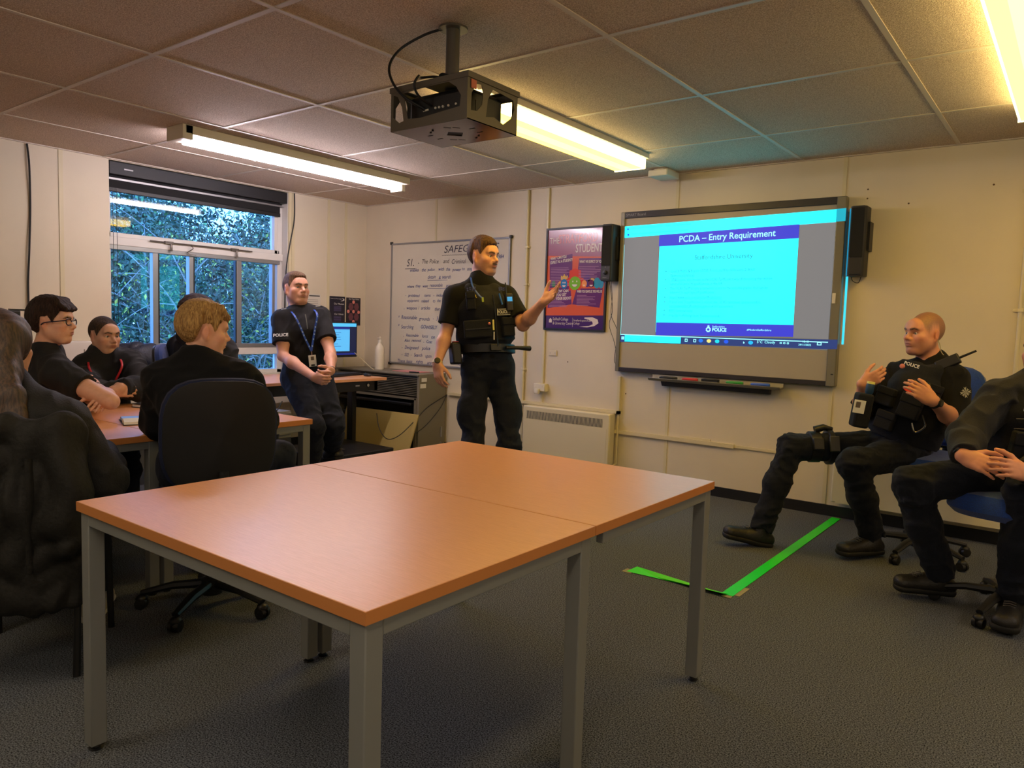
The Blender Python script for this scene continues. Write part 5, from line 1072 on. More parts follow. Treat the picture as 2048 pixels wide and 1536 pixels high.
# joints of the nine people, in metres
JT = {
 'standing': {'head':[3.072,-1.718,1.687],'fd':[1.0,0.011,-0.02],'neck':[3.074,-1.734,1.52],'pelv':[3.144,-1.731,1.023],'sR':[2.979,-1.879,1.424],'sL':[3.174,-1.602,1.438],'eR':[2.973,-1.944,1.201],'wR':[3.01,-2.063,1.004],'eL':[3.365,-1.664,1.26],'wL':[3.56,-1.727,1.403],'hR':[3.105,-1.803,0.981],'hL':[3.189,-1.662,0.982],'kR':[3.168,-1.891,0.506],'kL':[3.314,-1.705,0.497],'aR':[3.165,-1.836,0.1],'aL':[3.316,-1.621,0.1],'handR':[3.061,-2.087,0.879],'handL':[3.649,-1.728,1.475],'toeR':[3.325,-1.936,0.015],'toeL':[3.476,-1.721,0.015]},
 'leaning': {'head':[1.29,-1.839,1.482],'fd':[0.989,-0.109,0.1],'neck':[1.311,-1.816,1.306],'pelv':[1.316,-1.758,0.844],'sR':[1.276,-1.951,1.236],'sL':[1.388,-1.685,1.272],'eR':[1.367,-2.009,0.969],'wR':[1.764,-2.023,0.833],'eL':[1.602,-1.751,1.0],'wL':[1.791,-1.896,0.878],'hR':[1.308,-1.846,0.784],'hL':[1.378,-1.691,0.79],'kR':[1.64,-1.928,0.465],'kL':[1.6,-1.707,0.456],'aR':[1.45,-1.804,0.1],'aL':[1.408,-1.567,0.215],'handR':[1.874,-2.016,0.816],'handL':[1.834,-1.993,0.848],'toeL':[1.527,-1.543,0.135],'toeR':[1.594,-1.829,0.015]},
 'seated': {'head':[5.452,-0.696,1.281],'fd':[-0.638,-0.77,0.0],'neck':[5.501,-0.65,1.114],'pelv':[5.363,-0.704,0.635],'sR':[5.338,-0.682,1.036],'sL':[5.613,-0.724,1.04],'eR':[5.171,-0.781,0.825],'wR':[5.201,-0.918,0.99],'eL':[5.645,-0.823,0.819],'wL':[5.57,-1.045,0.935],'hR':[5.274,-0.698,0.614],'hL':[5.424,-0.761,0.609],'kR':[4.846,-0.977,0.598],'kL':[5.213,-1.078,0.564],'aR':[4.73,-1.079,0.101],'aL':[5.29,-0.838,0.115],'handR':[5.276,-0.906,1.04],'handL':[5.455,-1.1,1.018],'toeR':[4.542,-1.24,0.055],'toeL':[5.152,-1.054,0.024]},
 'edge': {'head':[6.049,-1.32,1.215],'fd':[-0.653,-0.757,0.0],'neck':[6.035,-1.306,1.083],'pelv':[5.98,-1.303,0.656],'sR':[5.888,-1.427,1.001],'sL':[6.174,-1.244,1.028],'eR':[5.792,-1.618,0.836],'wR':[5.81,-1.838,0.776],'eL':[6.126,-1.496,0.77],'wL':[6.025,-1.804,0.733],'hR':[5.902,-1.402,0.647],'hL':[6.065,-1.277,0.653],'kR':[5.581,-1.578,0.584],'kL':[6.021,-1.591,0.627],'aR':[5.7,-1.357,0.124],'aL':[5.997,-1.411,0.095],'handR':[5.925,-1.88,0.743],'handL':[5.928,-1.938,0.768],'toeR':[5.502,-1.467,0.031],'toeL':[5.991,-1.726,0.021]},
 'blond': {'head':[3.138,-3.676,1.194],'fd':[0.268,0.958,-0.099],'neck':[3.131,-3.695,1.063],'pelv':[3.195,-3.728,0.63],'sR':[3.289,-3.582,0.983],'sL':[3.007,-3.799,0.972],'eR':[3.317,-3.516,0.805],'wR':[3.046,-3.447,0.78],'eL':[2.945,-3.778,0.782],'wL':[2.836,-3.609,0.772],'hR':[3.224,-3.657,0.618],'hL':[3.092,-3.758,0.613],'kR':[3.145,-3.29,0.598],'kL':[2.784,-3.439,0.598],'aR':[3.145,-3.29,0.1],'aL':[2.784,-3.439,0.1],'handR':[2.92,-3.494,0.771],'handL':[2.864,-3.538,0.769],'toeR':[2.971,-3.213,0.015],'toeL':[2.61,-3.362,0.015]},
 'curly': {'head':[1.701,-2.875,1.253],'fd':[0.35,0.937,0.0],'neck':[1.711,-2.868,1.127],'pelv':[1.755,-2.884,0.633],'sR':[1.88,-2.821,1.052],'sL':[1.5,-2.886,1.041],'eR':[2.026,-2.833,0.836],'wR':[2.074,-2.956,0.755],'eL':[1.54,-2.915,0.82],'wL':[1.603,-2.743,0.8],'hR':[1.806,-2.846,0.622],'hL':[1.624,-2.861,0.605],'kR':[2.222,-2.728,0.645],'kL':[2.004,-2.706,0.637],'aR':[2.222,-2.728,0.1],'aL':[2.004,-2.706,0.1],'handR':[2.086,-3.012,0.729],'handL':[1.629,-2.687,0.783],'toeR':[2.372,-2.612,0.015],'toeL':[2.154,-2.59,0.015]},
 'buzz': {'head':[1.391,-3.316,1.116],'fd':[0.99,0.128,-0.06],'neck':[1.369,-3.32,0.989],'pelv':[1.282,-3.332,0.536],'sR':[1.357,-3.412,0.92],'sL':[1.472,-3.195,0.943],'eR':[1.578,-3.485,0.774],'wR':[1.873,-3.482,0.821],'eL':[1.707,-3.232,0.807],'wL':[1.878,-3.451,0.837],'hR':[1.26,-3.376,0.515],'hL':[1.345,-3.285,0.522],'kR':[1.761,-3.471,0.529],'kL':[1.83,-3.39,0.557],'aR':[1.761,-3.471,0.1],'aL':[1.83,-3.39,0.1],'handR':[1.932,-3.435,0.84],'handL':[1.821,-3.521,0.83],'toeR':[1.95,-3.491,0.015],'toeL':[2.019,-3.41,0.015]},
 'glasses': {'head':[1.922,-3.81,1.199],'fd':[0.713,0.7,0.04],'neck':[1.885,-3.829,1.039],'pelv':[1.501,-3.899,0.515],'sR':[2.121,-3.861,0.941],'sL':[1.707,-3.774,0.943],'eR':[2.378,-3.727,0.822],'wR':[2.084,-3.669,0.869],'eL':[2.001,-3.64,0.791],'wL':[2.261,-3.716,0.819],'hR':[1.621,-3.897,0.502],'hL':[1.46,-3.856,0.499],'kR':[2.2,-3.824,0.593],'kL':[1.986,-3.737,0.57],'aR':[2.2,-3.824,0.1],'aL':[1.986,-3.737,0.1],'handR':[1.972,-3.676,0.898],'handL':[2.336,-3.761,0.813],'toeR':[2.386,-3.785,0.015],'toeL':[2.172,-3.698,0.015]},
 'girl': {'head':[3.026,-4.4,1.124],'fd':[-0.39,0.92,-0.03],'neck':[3.053,-4.419,0.987],'pelv':[3.271,-4.471,0.516],'sR':[3.314,-4.308,0.858],'sL':[2.863,-4.553,0.846],'eR':[3.454,-4.245,0.671],'wR':[3.086,-4.082,0.702],'eL':[2.851,-4.587,0.61],'wL':[2.67,-4.338,0.688],'hR':[3.288,-4.395,0.512],'hL':[3.148,-4.503,0.506],'kR':[2.997,-4.085,0.472],'kL':[2.705,-4.209,0.444],'aR':[2.997,-4.085,0.1],'aL':[2.705,-4.209,0.1],'handR':[2.886,-4.043,0.724],'handL':[2.598,-4.242,0.689],'toeR':[2.845,-3.971,0.015],'toeL':[2.553,-4.095,0.015]}}

def begin(key, label, g=1.0, group=None, base=None):
    F = Fig(JT[key], g); b = base or F.pelv
    t = thing('person', label, 'person', (float(b[0]), float(b[1]), 0)); return F, t
def skin(F, t, fn_hands, hs, hair_kw, h=.0045, up=0, cols=None, thin=1.0, look=(0, 1, 0), iris=(80, 80, 84), eyes=True):
    S_ = Solid(); Rm = head_frame(F.fd); F.Rm = Rm; F.hs = hs
    F.body(S_); F.g_ = head_solid(S_, F.head, Rm, hs, thin); fn_hands(S_)
    col = head_color(F.head, Rm, hs, **cols)
    o = solid_obj('body', S_, skinm, t, h, None, col)
    if eyes: eye_obj(F.head, Rm, hs, o, look, iris)
    F.skin = o; return o
def hairm(n, c, c2=None): return mat(n, c, .6, noise=1, nscale=55, col2=c2 or [x*.55 for x in c], bump=.7, bscale=190, stretch=(3, 3, .7), spec=.3)
def vest(F, t, add=.034, mt=None, zt=.02, zb=.05):
    S_ = Solid(); wd = np.linalg.norm(F.sL-F.sR); g = F.g
    S_.flat(F.pelv+F.up*zb, F.waist, F.side, (.148*g+add, .108*g+add), (.145*g+add, .106*g+add), .04, cut0=.0)
    S_.flat(F.waist, F.chest, F.side, (.145*g+add, .106*g+add), (wd*.42+add, .115*g+add), .04)
    S_.flat(F.chest, F.c-F.up*.0, F.side, (wd*.42+add, .115*g+add), (wd*.30+add, .07*g+add), .04, cut1=.05)
    for q in (F.sR, F.sL): S_.cone(F.c*.55+q*.45+F.up*.03+F.front*.05, F.c*.55+q*.45+F.up*.035-F.front*.06, .05, .05, .03)
    S_.cone(F.neck-F.up*.02, F.neck+F.up*.16, .066*g, .075*g, .02, -1)
    d = lambda P: folds(P, .003, 30, 5)
    return solid_obj('tactical_vest', S_, mt or vest_m, t, .006, d)
def on_vest(F, s_, h_, off=.0, cen=None):
    """point on the front of the vest: s_ to the person's left, h_ up from the chest"""
    return F.chest+F.side*s_+F.up*h_+F.front*(.115*F.g+.042+off-.35*s_*s_/.16)
def frame_at(F, s_=0, lean=0):
    fr = nrm(F.front+F.side*s_*1.6); sd = nrm(np.cross(F.up, -fr)); return np.stack([sd, fr, np.cross(sd, fr)])
def pouch(F, par, s_, h_, hx, hy, hz, nm='pouch', mt=None, flap=True, off=0):
    p = on_vest(F, s_, h_, off+hy*.6); R_ = frame_at(F, s_)
    o = obj(nm, fbox(p, R_, hx, hy, hz), mt or vest_m, par, bevel=.008, seg=3)
    if flap: obj('flap', fbox(p+R_[1]*(hy*.35)+R_[2]*hz*.62, R_, hx*1.04, hy*.85, hz*.42), mt or vest_m, o, bevel=.006)
    return o
def btext(F, par, s, s_, h_, size, nm, mt, off=.004, sq=1.0, tilt=0):
    p = on_vest(F, s_, h_, off); R_ = frame_at(F, s_); x = -R_[0] if (R_[0]@F.side) < 0 else R_[0]
    b = MB(); text_v(b, s, size, p, x, F.up, 'CENTER', off=.0006, squeeze=sq); return obj(nm, b, mt, par)
wtx = mat('white_print', (214, 214, 214), .6); ytx = mat('yellow_print', (226, 210, 40), .5)
def radio(par, p, R_, antenna=True, screen=(40, 150, 230)):
    r = obj('radio', fbox(p, R_, .024, .014, .055), blackp, par, bevel=.005)
    obj('radio_screen', fbox(p+R_[1]*.0145+R_[2]*.02, R_, .018, .0008, .014), mat('radio_screen', screen, .3, emit=.35), r)
    b = MB()
    for i in range(3):
        for j in range(4): c_ = p+R_[1]*.0145+R_[0]*(i-1)*.012-R_[2]*(.008+j*.010); q = fbox(c_, R_, .004, .0015, .003); b.add(q.v, q.f)
    obj('keypad', b, mat('key_black', (30, 32, 40), .4), r)
    if antenna: obj('antenna', MB().tube([p+R_[2]*.05+R_[0]*.014, p+R_[2]*.125+R_[0]*.014], [.005, .004], 8), blackp, r, smooth=True)
    return r

# ---- the officer standing and pointing at the board
F, t = begin('standing', 'standing police officer in black vest, one arm raised towards the board')
def hs_(S_):
    d = nrm(F.handR-F.wR); hand(S_, F.wR, d, nrm(A((-.606, .79, 0))*.6+F.side*.6), 1, 1.0, curl=(.42, .46, .3), spread=.015, thumb=.05, tc=.25)
    d = nrm(F.handL-F.wL+A((.02, .0, .0))); hand(S_, F.wL, nrm(d), nrm(A((.45, -.55, .62))), -1, 1.0, curls=[(.05, .12, .08), (.18, .2, .1), (.3, .28, .15), (.36, .3, .15)], spread=.10, thumb=.9, tc=.1)
skin(F, t, hs_, .995, None, cols=dict(base=(206, 152, 126), scalp=(96, 66, 46), stubble=.3, hairline=.066, tash=True, brow=(62, 42, 30)), look=(0, 1, 0))
hm = hairm('hair_brown', (98, 66, 44)); S_ = Solid(); hair_cap(S_, F.head, F.Rm, .995, t=.011, hl=.074, side=.012, back=-.055, top=.012, taper=.09, fr=.6)
brows(S_, F.g_, .995, .0032); g = F.g_; S_.cone(g(-.021, .096, -.048), g(0, .1055, -.0455), .003, .0042, .003).cone(g(0, .1055, -.0455), g(.021, .096, -.048), .0042, .003, .003)
solid_obj('hair', S_, hm, t, .004, lambda P: .0016*np.sin(P@A((210, 60, 30.)))*np.sin(P@A((40, 230, 20.))))
sh_ = shirt(F, t, black_shirt, sleeve=.80, add=.010, amp=.0028, collar=.07, armadd=.018)
tr_ = trousers(F, t, dark_trouser, seed=3, thick=.96, baggy=1.06, extra=[(hp*.42+kn*.58+nrm(F.sL-F.sR)*sd*.055, (.058, .058, .10)) for kn, hp, sd in ((F.kR, F.hR, -1), (F.kL, F.hL, 1))])
for kn, hp, sd in ((F.kR, F.hR, -1), (F.kL, F.hL, 1)):
    p = hp*.56+kn*.44+F.side*sd*.10+F.front*.01
v = vest(F, t, .036, zb=.115)
for a, tt in ((F.aR, F.toeR), (F.aL, F.toeL)): boot(t, a, tt)
o = pouch(F, v, -.085, -.13, .085, .016, .055, flap=False); obj('seam', fbox(on_vest(F, -.085, -.13, .028), frame_at(F, -.085), .078, .001, .003), MATS['black_plastic'], o)
pouch(F, v, .115, -.12, .042, .018, .058); pouch(F, v, -.11, .045, .028, .022, .055, 'pouch', off=-.006)
btext(F, v, 'TASER', -.11, .062, .026, 'yellow_lettering', ytx, .026, .9)
o = obj('name_badge', fbox(on_vest(F, .095, -.025, .006), frame_at(F, .095), .050, .002, .020), blackp, v, bevel=.001)
q = fbox(on_vest(F, .095, -.007, .009), frame_at(F, .095), .048, .0008, .0015); q2 = fbox(on_vest(F, .095, -.043, .009), frame_at(F, .095), .048, .0008, .0015); q.add(q2.v, q2.f); q2 = fbox(on_vest(F, .05, -.025, .008), frame_at(F, .06), .0015, .0008, .019); q.add(q2.v, q2.f); obj('badge_border', q, wtx, o)
btext(F, o, 'POLICE', .085, -.034, .026, 'badge_lettering', wtx, .0095, .8)
R_ = frame_at(F, .13); radio(v, on_vest(F, .135, .035, .022), R_)
obj('blue_clip_pen', MB().tube([on_vest(F, .075, .09, .0), on_vest(F, .085, .02, .018)], [.005, .006], 8), mat('pen_blue', (30, 90, 190), .4), v, smooth=True)
obj('yellow_light_stick', MB().tube([on_vest(F, .015, -.075, .010), on_vest(F, .012, -.14, .012)], .006, 8), mat('pale_yellow', (226, 220, 120), .4), v, smooth=True)
obj('white_pen', MB().tube([on_vest(F, .014, -.15, .012), on_vest(F, .01, -.20, .010)], .004, 8), wtx, v, smooth=True)
obj('front_zip', MB().tube([on_vest(F, .03, .10-.02, -.002), on_vest(F, .035, .0, .004), on_vest(F, .035, -.12, .004), on_vest(F, .035, -.24, .0)], .004, 6), blackp, v, smooth=True)
obj('red_button', MB().ball(on_vest(F, -.015, -.10, .022), .009, 10, 8), mat('salmon', (216, 130, 118), .5), v, smooth=True)
for s_ in (-.1, .1):
    b = MB()
    for i in range(4):
        for j in range(2):
            q = fbox(on_vest(F, s_+(i-1.5)*.014, .125-.012*j+.004*(i % 2), .002-.12*.0), frame_at(F, s_), .005, .003, .004); b.add(q.v, q.f)
    obj('blue_check_patch', b, mat('check_blue', (50, 60, 120), .5), v)
for q_, sg in ((F.sR, -1), (F.sL, 1)): 
    e = obj('epaulette', fbox(q_*.72+F.c*.28+F.up*.072, frame_at(F), .05, .022, .006), black_cl, sh_, bevel=.004)
    obj('silver_number', fbox(q_*.8+F.c*.2+F.up*.079, frame_at(F), .02, .004, .0015), wtx, e)
pts = [F.neck+F.front*.03-F.side*.075+F.up*.03, on_vest(F, -.085, .14, -.02), on_vest(F, -.06, .08, .006), on_vest(F, -.04, .06, .010)]
obj('lanyard', MB().tube(smooth_path(pts), .0055, 6, flat=.3), mat('lanyard_blue', (24, 70, 170), .5), t, smooth=True)
obj('green_tag', fbox(on_vest(F, -.04, .05, .012), frame_at(F, -.04), .006, .002, .014), mat('tag_green', (150, 170, 60), .5), t)
# duty belt
bc = F.pelv+F.up*.075; b = MB(); n = 40; vs = []
hs2 = nrm(F.hL-F.hR); fr2 = nrm(np.cross(hs2, F.up))
for zz, rr2 in ((-.026, 0), (-.026, .008), (.026, .008), (.026, 0)):
    for j in range(n): a = 2*PI*j/n; vs.append(bc+hs2*math.cos(a)*(.177+rr2)+fr2*math.sin(a)*(.138+rr2)+F.up*zz)
b.add(vs, [(i*n+j, i*n+(j+1) % n, ((i+1) % 4)*n+(j+1) % n, ((i+1) % 4)*n+j) for i in range(4) for j in range(n)])
belt = obj('duty_belt', b, blackp, t, smooth=True)
R2 = np.stack([hs2, fr2, F.up])
obj('buckle', fbox(bc+fr2*.158, R2, .035, .008, .02), blackm, belt, bevel=.003)
h_ = obj('holster_pouch', fbox(bc-hs2*.222+fr2*.02-F.up*.03, R2, .03, .045, .068), blackp, belt, bevel=.012, seg=3); obj('red_mark', fbox(bc-hs2*.222+fr2*.04+F.up*.042, R2, .018, .016, .003), mat('dull_red', (150, 40, 40), .5), h_)
obj('baton', MB().tube([bc+hs2*.07+fr2*.155, bc+hs2*.16+fr2*.145, bc+hs2*.25+fr2*.11], [.011, .012, .017], 12), blackp, belt, smooth=True)
watch(t, F.wR*.97+F.eR*.03, F.wR-F.eR, A((.606, -.79, .1)), .029, strap=mat('cream_strap', (206, 190, 150), .5))

# ---- the officer leaning on the desk, hands clasped
F, t = begin('leaning', 'police officer in black polo shirt leaning on desk with clasped hands and blue lanyard', 1.06)
def hs_(S_):
    d = nrm(F.handR-F.wR); hand(S_, F.wR, d, nrm(A((-.5, .5, .1))+F.side*.3), 1, 1.04, curls=[(.7, 1.1, .7), (.75, 1.1, .7), (.8, 1.1, .7), (.85, 1.1, .7)], spread=.0, thumb=.05)
    d = nrm(F.handL-F.wL); hand(S_, F.wL, d, nrm(A((-.5, .4, .3))-F.side*.4), -1, 1.04, curls=[(.7, 1.0, .7), (.75, 1.0, .7), (.8, 1.0, .7), (.8, 1.0, .7)], spread=.0, thumb=.05)
skin(F, t, hs_, 1.07, None, cols=dict(base=(210, 154, 128), scalp=(120, 92, 70), stubble=.15, hairline=.068), look=(.15, 1, .05))
hm = hairm('hair_fair_brown', (124, 92, 66)); S_ = Solid(); hair_cap(S_, F.head, F.Rm, 1.07, t=.007, hl=.076, side=.008, back=-.06, top=.004, taper=.08); brows(S_, F.g_, 1.07, .0028)
solid_obj('hair', S_, hm, t, .0045)
polo = mat('polo_black', (26, 25, 28), .8, noise=.15, nscale=260, bump=.2, bscale=420, spec=.25, sheen=.03)
sh_ = shirt(F, t, polo, sleeve=.66, add=.012, amp=.007, collar=.05, armadd=.024, seed=7, belly=.012)
tr_ = trousers(F, t, mat('grey_trousers', (30, 33, 42), .85, noise=.2, nscale=260, bump=.25, bscale=420, spec=.25, sheen=.03), seed=9, amp=.010, baggy=1.2, thick=1.08)
boot(t, F.aR, F.toeR); boot(t, F.aL, F.toeL)
sp2 = lambda s_, h_, off=0: F.chest+F.side*s_+F.up*h_+F.front*(.135*F.g+off-.30*s_*s_/.16)
lb = mat('lanyard_blue', (24, 70, 170), .5); tipp = sp2(.01, -.15, .014)
L = [F.neck+F.front*.01-F.side*.085+F.up*.03, sp2(-.082, .125, .004), sp2(-.05, .03, .012), sp2(-.03, -.04, .014), tipp]; R2_ = [F.neck+F.front*.01+F.side*.085+F.up*.03, sp2(.088, .125, .004), sp2(.06, .03, .012), sp2(.04, -.04, .014), tipp]
ln = obj('lanyard', MB().tube(smooth_path(L), .008, 6, flat=.25).tube(smooth_path(R2_), .008, 6, flat=.25), lb, t, smooth=True)
b = MB()
for pts in (L, R2_):
    sp_ = smooth_path(pts, 10)
    for k in range(4, len(sp_)-3, 4): q = fbox(A(sp_[k])+F.front*.0045, frame_at(F), .004, .001, .006); b.add(q.v, q.f)
obj('white_lettering', b, mat('lanyard_print', (150, 180, 226), .5), ln)
c_ = obj('id_card', fbox(tipp-F.up*.075+F.front*.004, frame_at(F), .029, .002, .044), wtx, ln, bevel=.002); obj('card_photo', fbox(tipp-F.up*.055+F.front*.0068, frame_at(F), .012, .0006, .014), mat('photo_dark', (96, 84, 80), .5), c_); obj('card_print', fbox(tipp-F.up*.108+F.front*.0068, frame_at(F), .014, .0006, .006), blackp, c_)
obj('strap_clip', MB().tube([tipp, tipp-F.up*.032+F.front*.003], .004, 6), chrome, ln, smooth=True)
for q_, sg in ((F.sR, -1), (F.sL, 1)):
    e = obj('epaulette', fbox(q_*.78+F.c*.22+F.up*.078, frame_at(F), .055, .028, .006), black_cl, sh_, bevel=.005)
    p_ = q_*.9+F.c*.1+F.up*.086; b = MB().tube([p_-F.side*.018+F.front*.022, p_+F.front*.030-F.side*.0, p_+F.side*.018+F.front*.022], .004, 6); obj('chevron', b, wtx, e)
b = MB(); aa = F.sR+(F.eR-F.sR)*.56; vv_ = nrm(F.eR-F.sR); nn = nrm(A((.7, -.7, .05))-vv_*(A((.7, -.7, .05))@vv_)); text_v(b, 'POLICE', .034, aa+nn*.083-F.side*-.0, nrm(np.cross(-vv_, nn)), -vv_, 'CENTER', off=.001); obj('sleeve_lettering', b, wtx, sh_)
obj('placket', MB().tube([sp2(.0, .13, -.02), sp2(.0, .07, .0), sp2(.0, .02, .002)], .004, 6), mat('zip_grey', (110, 110, 110), .4), sh_, smooth=True)
b = MB(); wv = nrm(F.wL-F.eL); b.lathe([(.030, -.006), (.034, -.005), (.034, .005), (.030, .006)], F.wL-wv*.01, 20, wv); obj('bracelet', b, mat('dark_bracelet', (40, 26, 22), .4), t, smooth=True)

# ---- the officer sitting back in a chair against the far wall
F, t = begin('seated', 'balding police officer in black vest leaning back in a blue chair by the wall', 1.05)
def hs_(S_):
    d = nrm(F.handR-F.wR); hand(S_, F.wR, d, nrm(A((-.6, .8, -.1))), 1, 1.0, curls=[(.4, .7, .4), (.45, .7, .4), (.5, .7, .4), (.55, .75, .4)], spread=.01, thumb=.1)
    d = nrm(F.handL-F.wL); hand(S_, F.wL, d, nrm(A((-.1, .9, -.35))), -1, 1.04, curls=[(.35, .5, .3), (.4, .5, .3), (.45, .5, .3), (.5, .55, .3)], spread=.02, thumb=.2)
skin(F, t, hs_, 1.04, None, cols=dict(base=(206, 144, 114), scalp=(112, 84, 66), stubble=.22, hairline=.098), look=(0, 1, .0))
S_ = Solid(); brows(S_, F.g_, 1.04, .0026); solid_obj('eyebrows', S_, hairm('hair_brow_brown', (90, 62, 44)), t, .003)
sh_ = shirt(F, t, black_cl, sleeve=1.0, add=.014, amp=.009, collar=.02, armadd=.028, seed=11)
tr_ = trousers(F, t, dark_trouser, seed=13, amp=.013, baggy=1.12)
boot(t, F.aR, F.toeR); boot(t, F.aL, F.toeL)
v = vest(F, t, .044)
o = pouch(F, v, -.10, -.05, .05, .024, .05); pouch(F, v, .05, -.10, .055, .028, .065); pouch(F, v, -.05, -.19, .05, .02, .05); pouch(F, v, .13, -.02, .032, .022, .05)
btext(F, v, 'POLICE', -.045, .135, .026, 'white_lettering', wtx, -.022, 1.0)
obj('shoulder_badge', MB().ball(on_vest(F, -.095, .135, -.018), (.014, .006, .014), 12, 8), mat('salmon', (216, 130, 118), .5), v, smooth=True)
obj('orange_clip', MB().prism([(0, .006), (.02, .012), (.022, .022), (.05, .012), (.062, -.004), (.045, -.014), (.02, -.01)], on_vest(F, -.02, -.005, .020), V(tuple(F.side)), V(tuple(F.up)), .01), mat('bright_orange', (240, 70, 30), .5), v, bevel=.002)
b = MB()
for pts in ([(.0, .03), (.02, .05), (.05, .02)], [(.1, .03), (.06, .04), (.03, .015)]): b.tube(smooth_path([on_vest(F, a_, h_, .03) for a_, h_ in pts]), .007, 8)
obj('curled_lead', b, blackp, v, smooth=True)
p_ = A((5.224, -1.02, .852)); R_ = np.stack([A((0, 0, 0.)), nrm(A((.5, -.86, 0))), nrm(A((.12, .05, 1.)))]); R_[0] = nrm(np.cross(R_[1], R_[2])); R_[1] = np.cross(R_[2], R_[0])
pb = obj('side_pouch', fbox(p_, R_, .042, .045, .095), vest_m, v, bevel=.014, seg=3)
ic = obj('id_card', fbox(p_+R_[0]*.03+R_[2]*.02+R_[1]*.047, R_, .03, .0015, .036), wtx, pb, bevel=.001); obj('card_photo', fbox(p_+R_[0]*.038+R_[2]*.03+R_[1]*.049, R_, .012, .0006, .016), mat('photo_dark', (96, 84, 80), .5), ic)
obj('torch', MB().lathe([(.020, 0), (.022, .01), (.022, .045), (.014, .06), (.014, .1)], p_+R_[2]*.15-R_[0]*.02, 16, -R_[2]), mat('torch_blue', (30, 60, 90), .4), pb, smooth=True); obj('torch_lens', MB().lathe([(.021, 0), (.021, .012)], p_+R_[2]*.151-R_[0]*.02, 16, R_[2]), mat('pale_yellow', (226, 220, 120), .4), pb, smooth=True)
R_ = frame_at(F, .2); q_ = F.sL*.72+F.c*.28+F.up*.085+F.front*.06; d_ = nrm(F.side*.8+F.up*.55-F.front*.1); sd = nrm(np.cross(d_, F.front)); Rr = np.stack([sd, np.cross(d_, sd)*-1, d_]); Rr[1] = np.cross(Rr[2], Rr[0])
rd = obj('radio', fbox(q_, Rr, .028, .016, .06), blackp, v, bevel=.006); obj('radio_panel', fbox(q_+Rr[1]*.0165-d_*.005, Rr, .02, .0008, .03), mat('khaki', (110, 110, 80), .5), rd); obj('antenna', MB().tube([q_+d_*.05+sd*.0, q_+d_*.145], [.007, .006], 10), blackp, rd, smooth=True)
obj('earpiece_lead', MB().tube(smooth_path([F.g_(-.088, -.01, -.03), F.g_(-.085, -.03, -.06), F.g_(-.08, -.05, -.10), F.neck-F.front*.03+F.side*.08+F.up*.02, F.neck+F.side*.10+F.up*.01]), .0022, 6), mat('clear_tube', (200, 190, 150), .2), t, smooth=True)
b = MB(); ce = F.sL*.72+F.eL*.28+A((.606, -.79, 0))*.112; ax1 = RTv = A((.792, .609, 0)); up1 = A((0, 0, 1.))
for k in range(8):
    a = k*PI/4+.2; r1 = .030 if k % 2 == 0 else .024; dd = ax1*math.cos(a)+up1*math.sin(a); pp = -ax1*math.sin(a)+up1*math.cos(a)
    b.add([ce, ce+dd*r1-pp*.007, ce+dd*r1*.8, ce+dd*r1+pp*.007], [(0, 1, 2), (0, 2, 3)])
obj('star_emblem', b, mat('emblem_silver', (176, 176, 160), .5), sh_)
hc_ = obj('handcuffs', MB().tube(smooth_path([on_vest(F, .12, -.14, .03), on_vest(F, .15, -.20, .03), on_vest(F, .12, -.24, .03), on_vest(F, .09, -.19, .03)]), .005, 8), chrome, v, smooth=True)
# thigh holster strap and phone
th = F.hR*.25+F.kR*.75; tv = nrm(F.kR-F.hR); ho = obj('thigh_strap', MB().lathe([(.088, -.030), (.091, -.028), (.091, .028), (.088, .030)], th, 28, tv), blackp, tr_, smooth=True)
ho2 = obj('thigh_strap', MB().lathe([(.100, -.015), (.103, -.013), (.103, .013), (.100, .015)], F.hR*.42+F.kR*.58, 28, tv), blackp, tr_, smooth=True)
Rt = np.stack([tv, nrm(A((.5, -.8, .3))-tv*(A((.5, -.8, .3))@tv)), np.zeros(3)]); Rt[2] = np.cross(Rt[0], Rt[1])
obj('thigh_pouch', fbox(th+Rt[1]*.10+tv*.0, Rt, .03, .012, .035), blackp, tr_, bevel=.005); obj('thigh_pouch', fbox(F.hR*.42+F.kR*.58+Rt[1]*.105, Rt, .028, .012, .045), mat('dark_grey', (46, 46, 46), .4), tr_, bevel=.005)
obj('thigh_knob', MB().tube([th+A((0, 0, .10)), th+A((0, 0, .115))-tv*.05, th+A((0, 0, .105))-tv*.10], [.022, .020, .012], 10), blackp, tr_, smooth=True)
watch(t, F.wL*.95+F.eL*.05, F.wL-F.eL, A((.5, -.8, .2)), .031)

# ---- the officer cut off by the right edge
F, t = begin('edge', 'seated police officer cut off by the right frame edge, hands folded in lap', 1.05)
def hs_(S_):
    d = nrm(F.handR-F.wR); hand(S_, F.wR, d, nrm(A((-.3, .75, -.3))), 1, 1.05, curls=[(.15, .3, .2), (.2, .3, .2), (.25, .35, .2), (.3, .35, .2)], spread=.03)
    d = nrm(F.handL-F.wL); hand(S_, F.wL, d, nrm(A((-.2, .8, -.4))), -1, 1.05, curls=[(.1, .25, .15), (.15, .25, .15), (.2, .3, .2), (.25, .3, .2)], spread=.04, thumb=.9)
skin(F, t, hs_, 1.03, None, cols=dict(base=(208, 144, 116), scalp=(90, 66, 50), stubble=.2, hairline=.07))
S_ = Solid(); hair_cap(S_, F.head, F.Rm, 1.03, t=.009, hl=.070, side=.01, back=-.05, top=.006, taper=.08); brows(S_, F.g_, 1.03); solid_obj('hair', S_, hairm('hair_brown', (98, 66, 44)), t, .005)
jk = mat('jacket_charcoal', (30, 31, 36), .8, noise=.15, nscale=260, bump=.3, bscale=300, spec=.3, sheen=.03)
sh_ = shirt(F, t, jk, sleeve=2, add=.018, amp=.014, collar=.04, armadd=.026, seed=15, name='jacket', wristcut=.97)
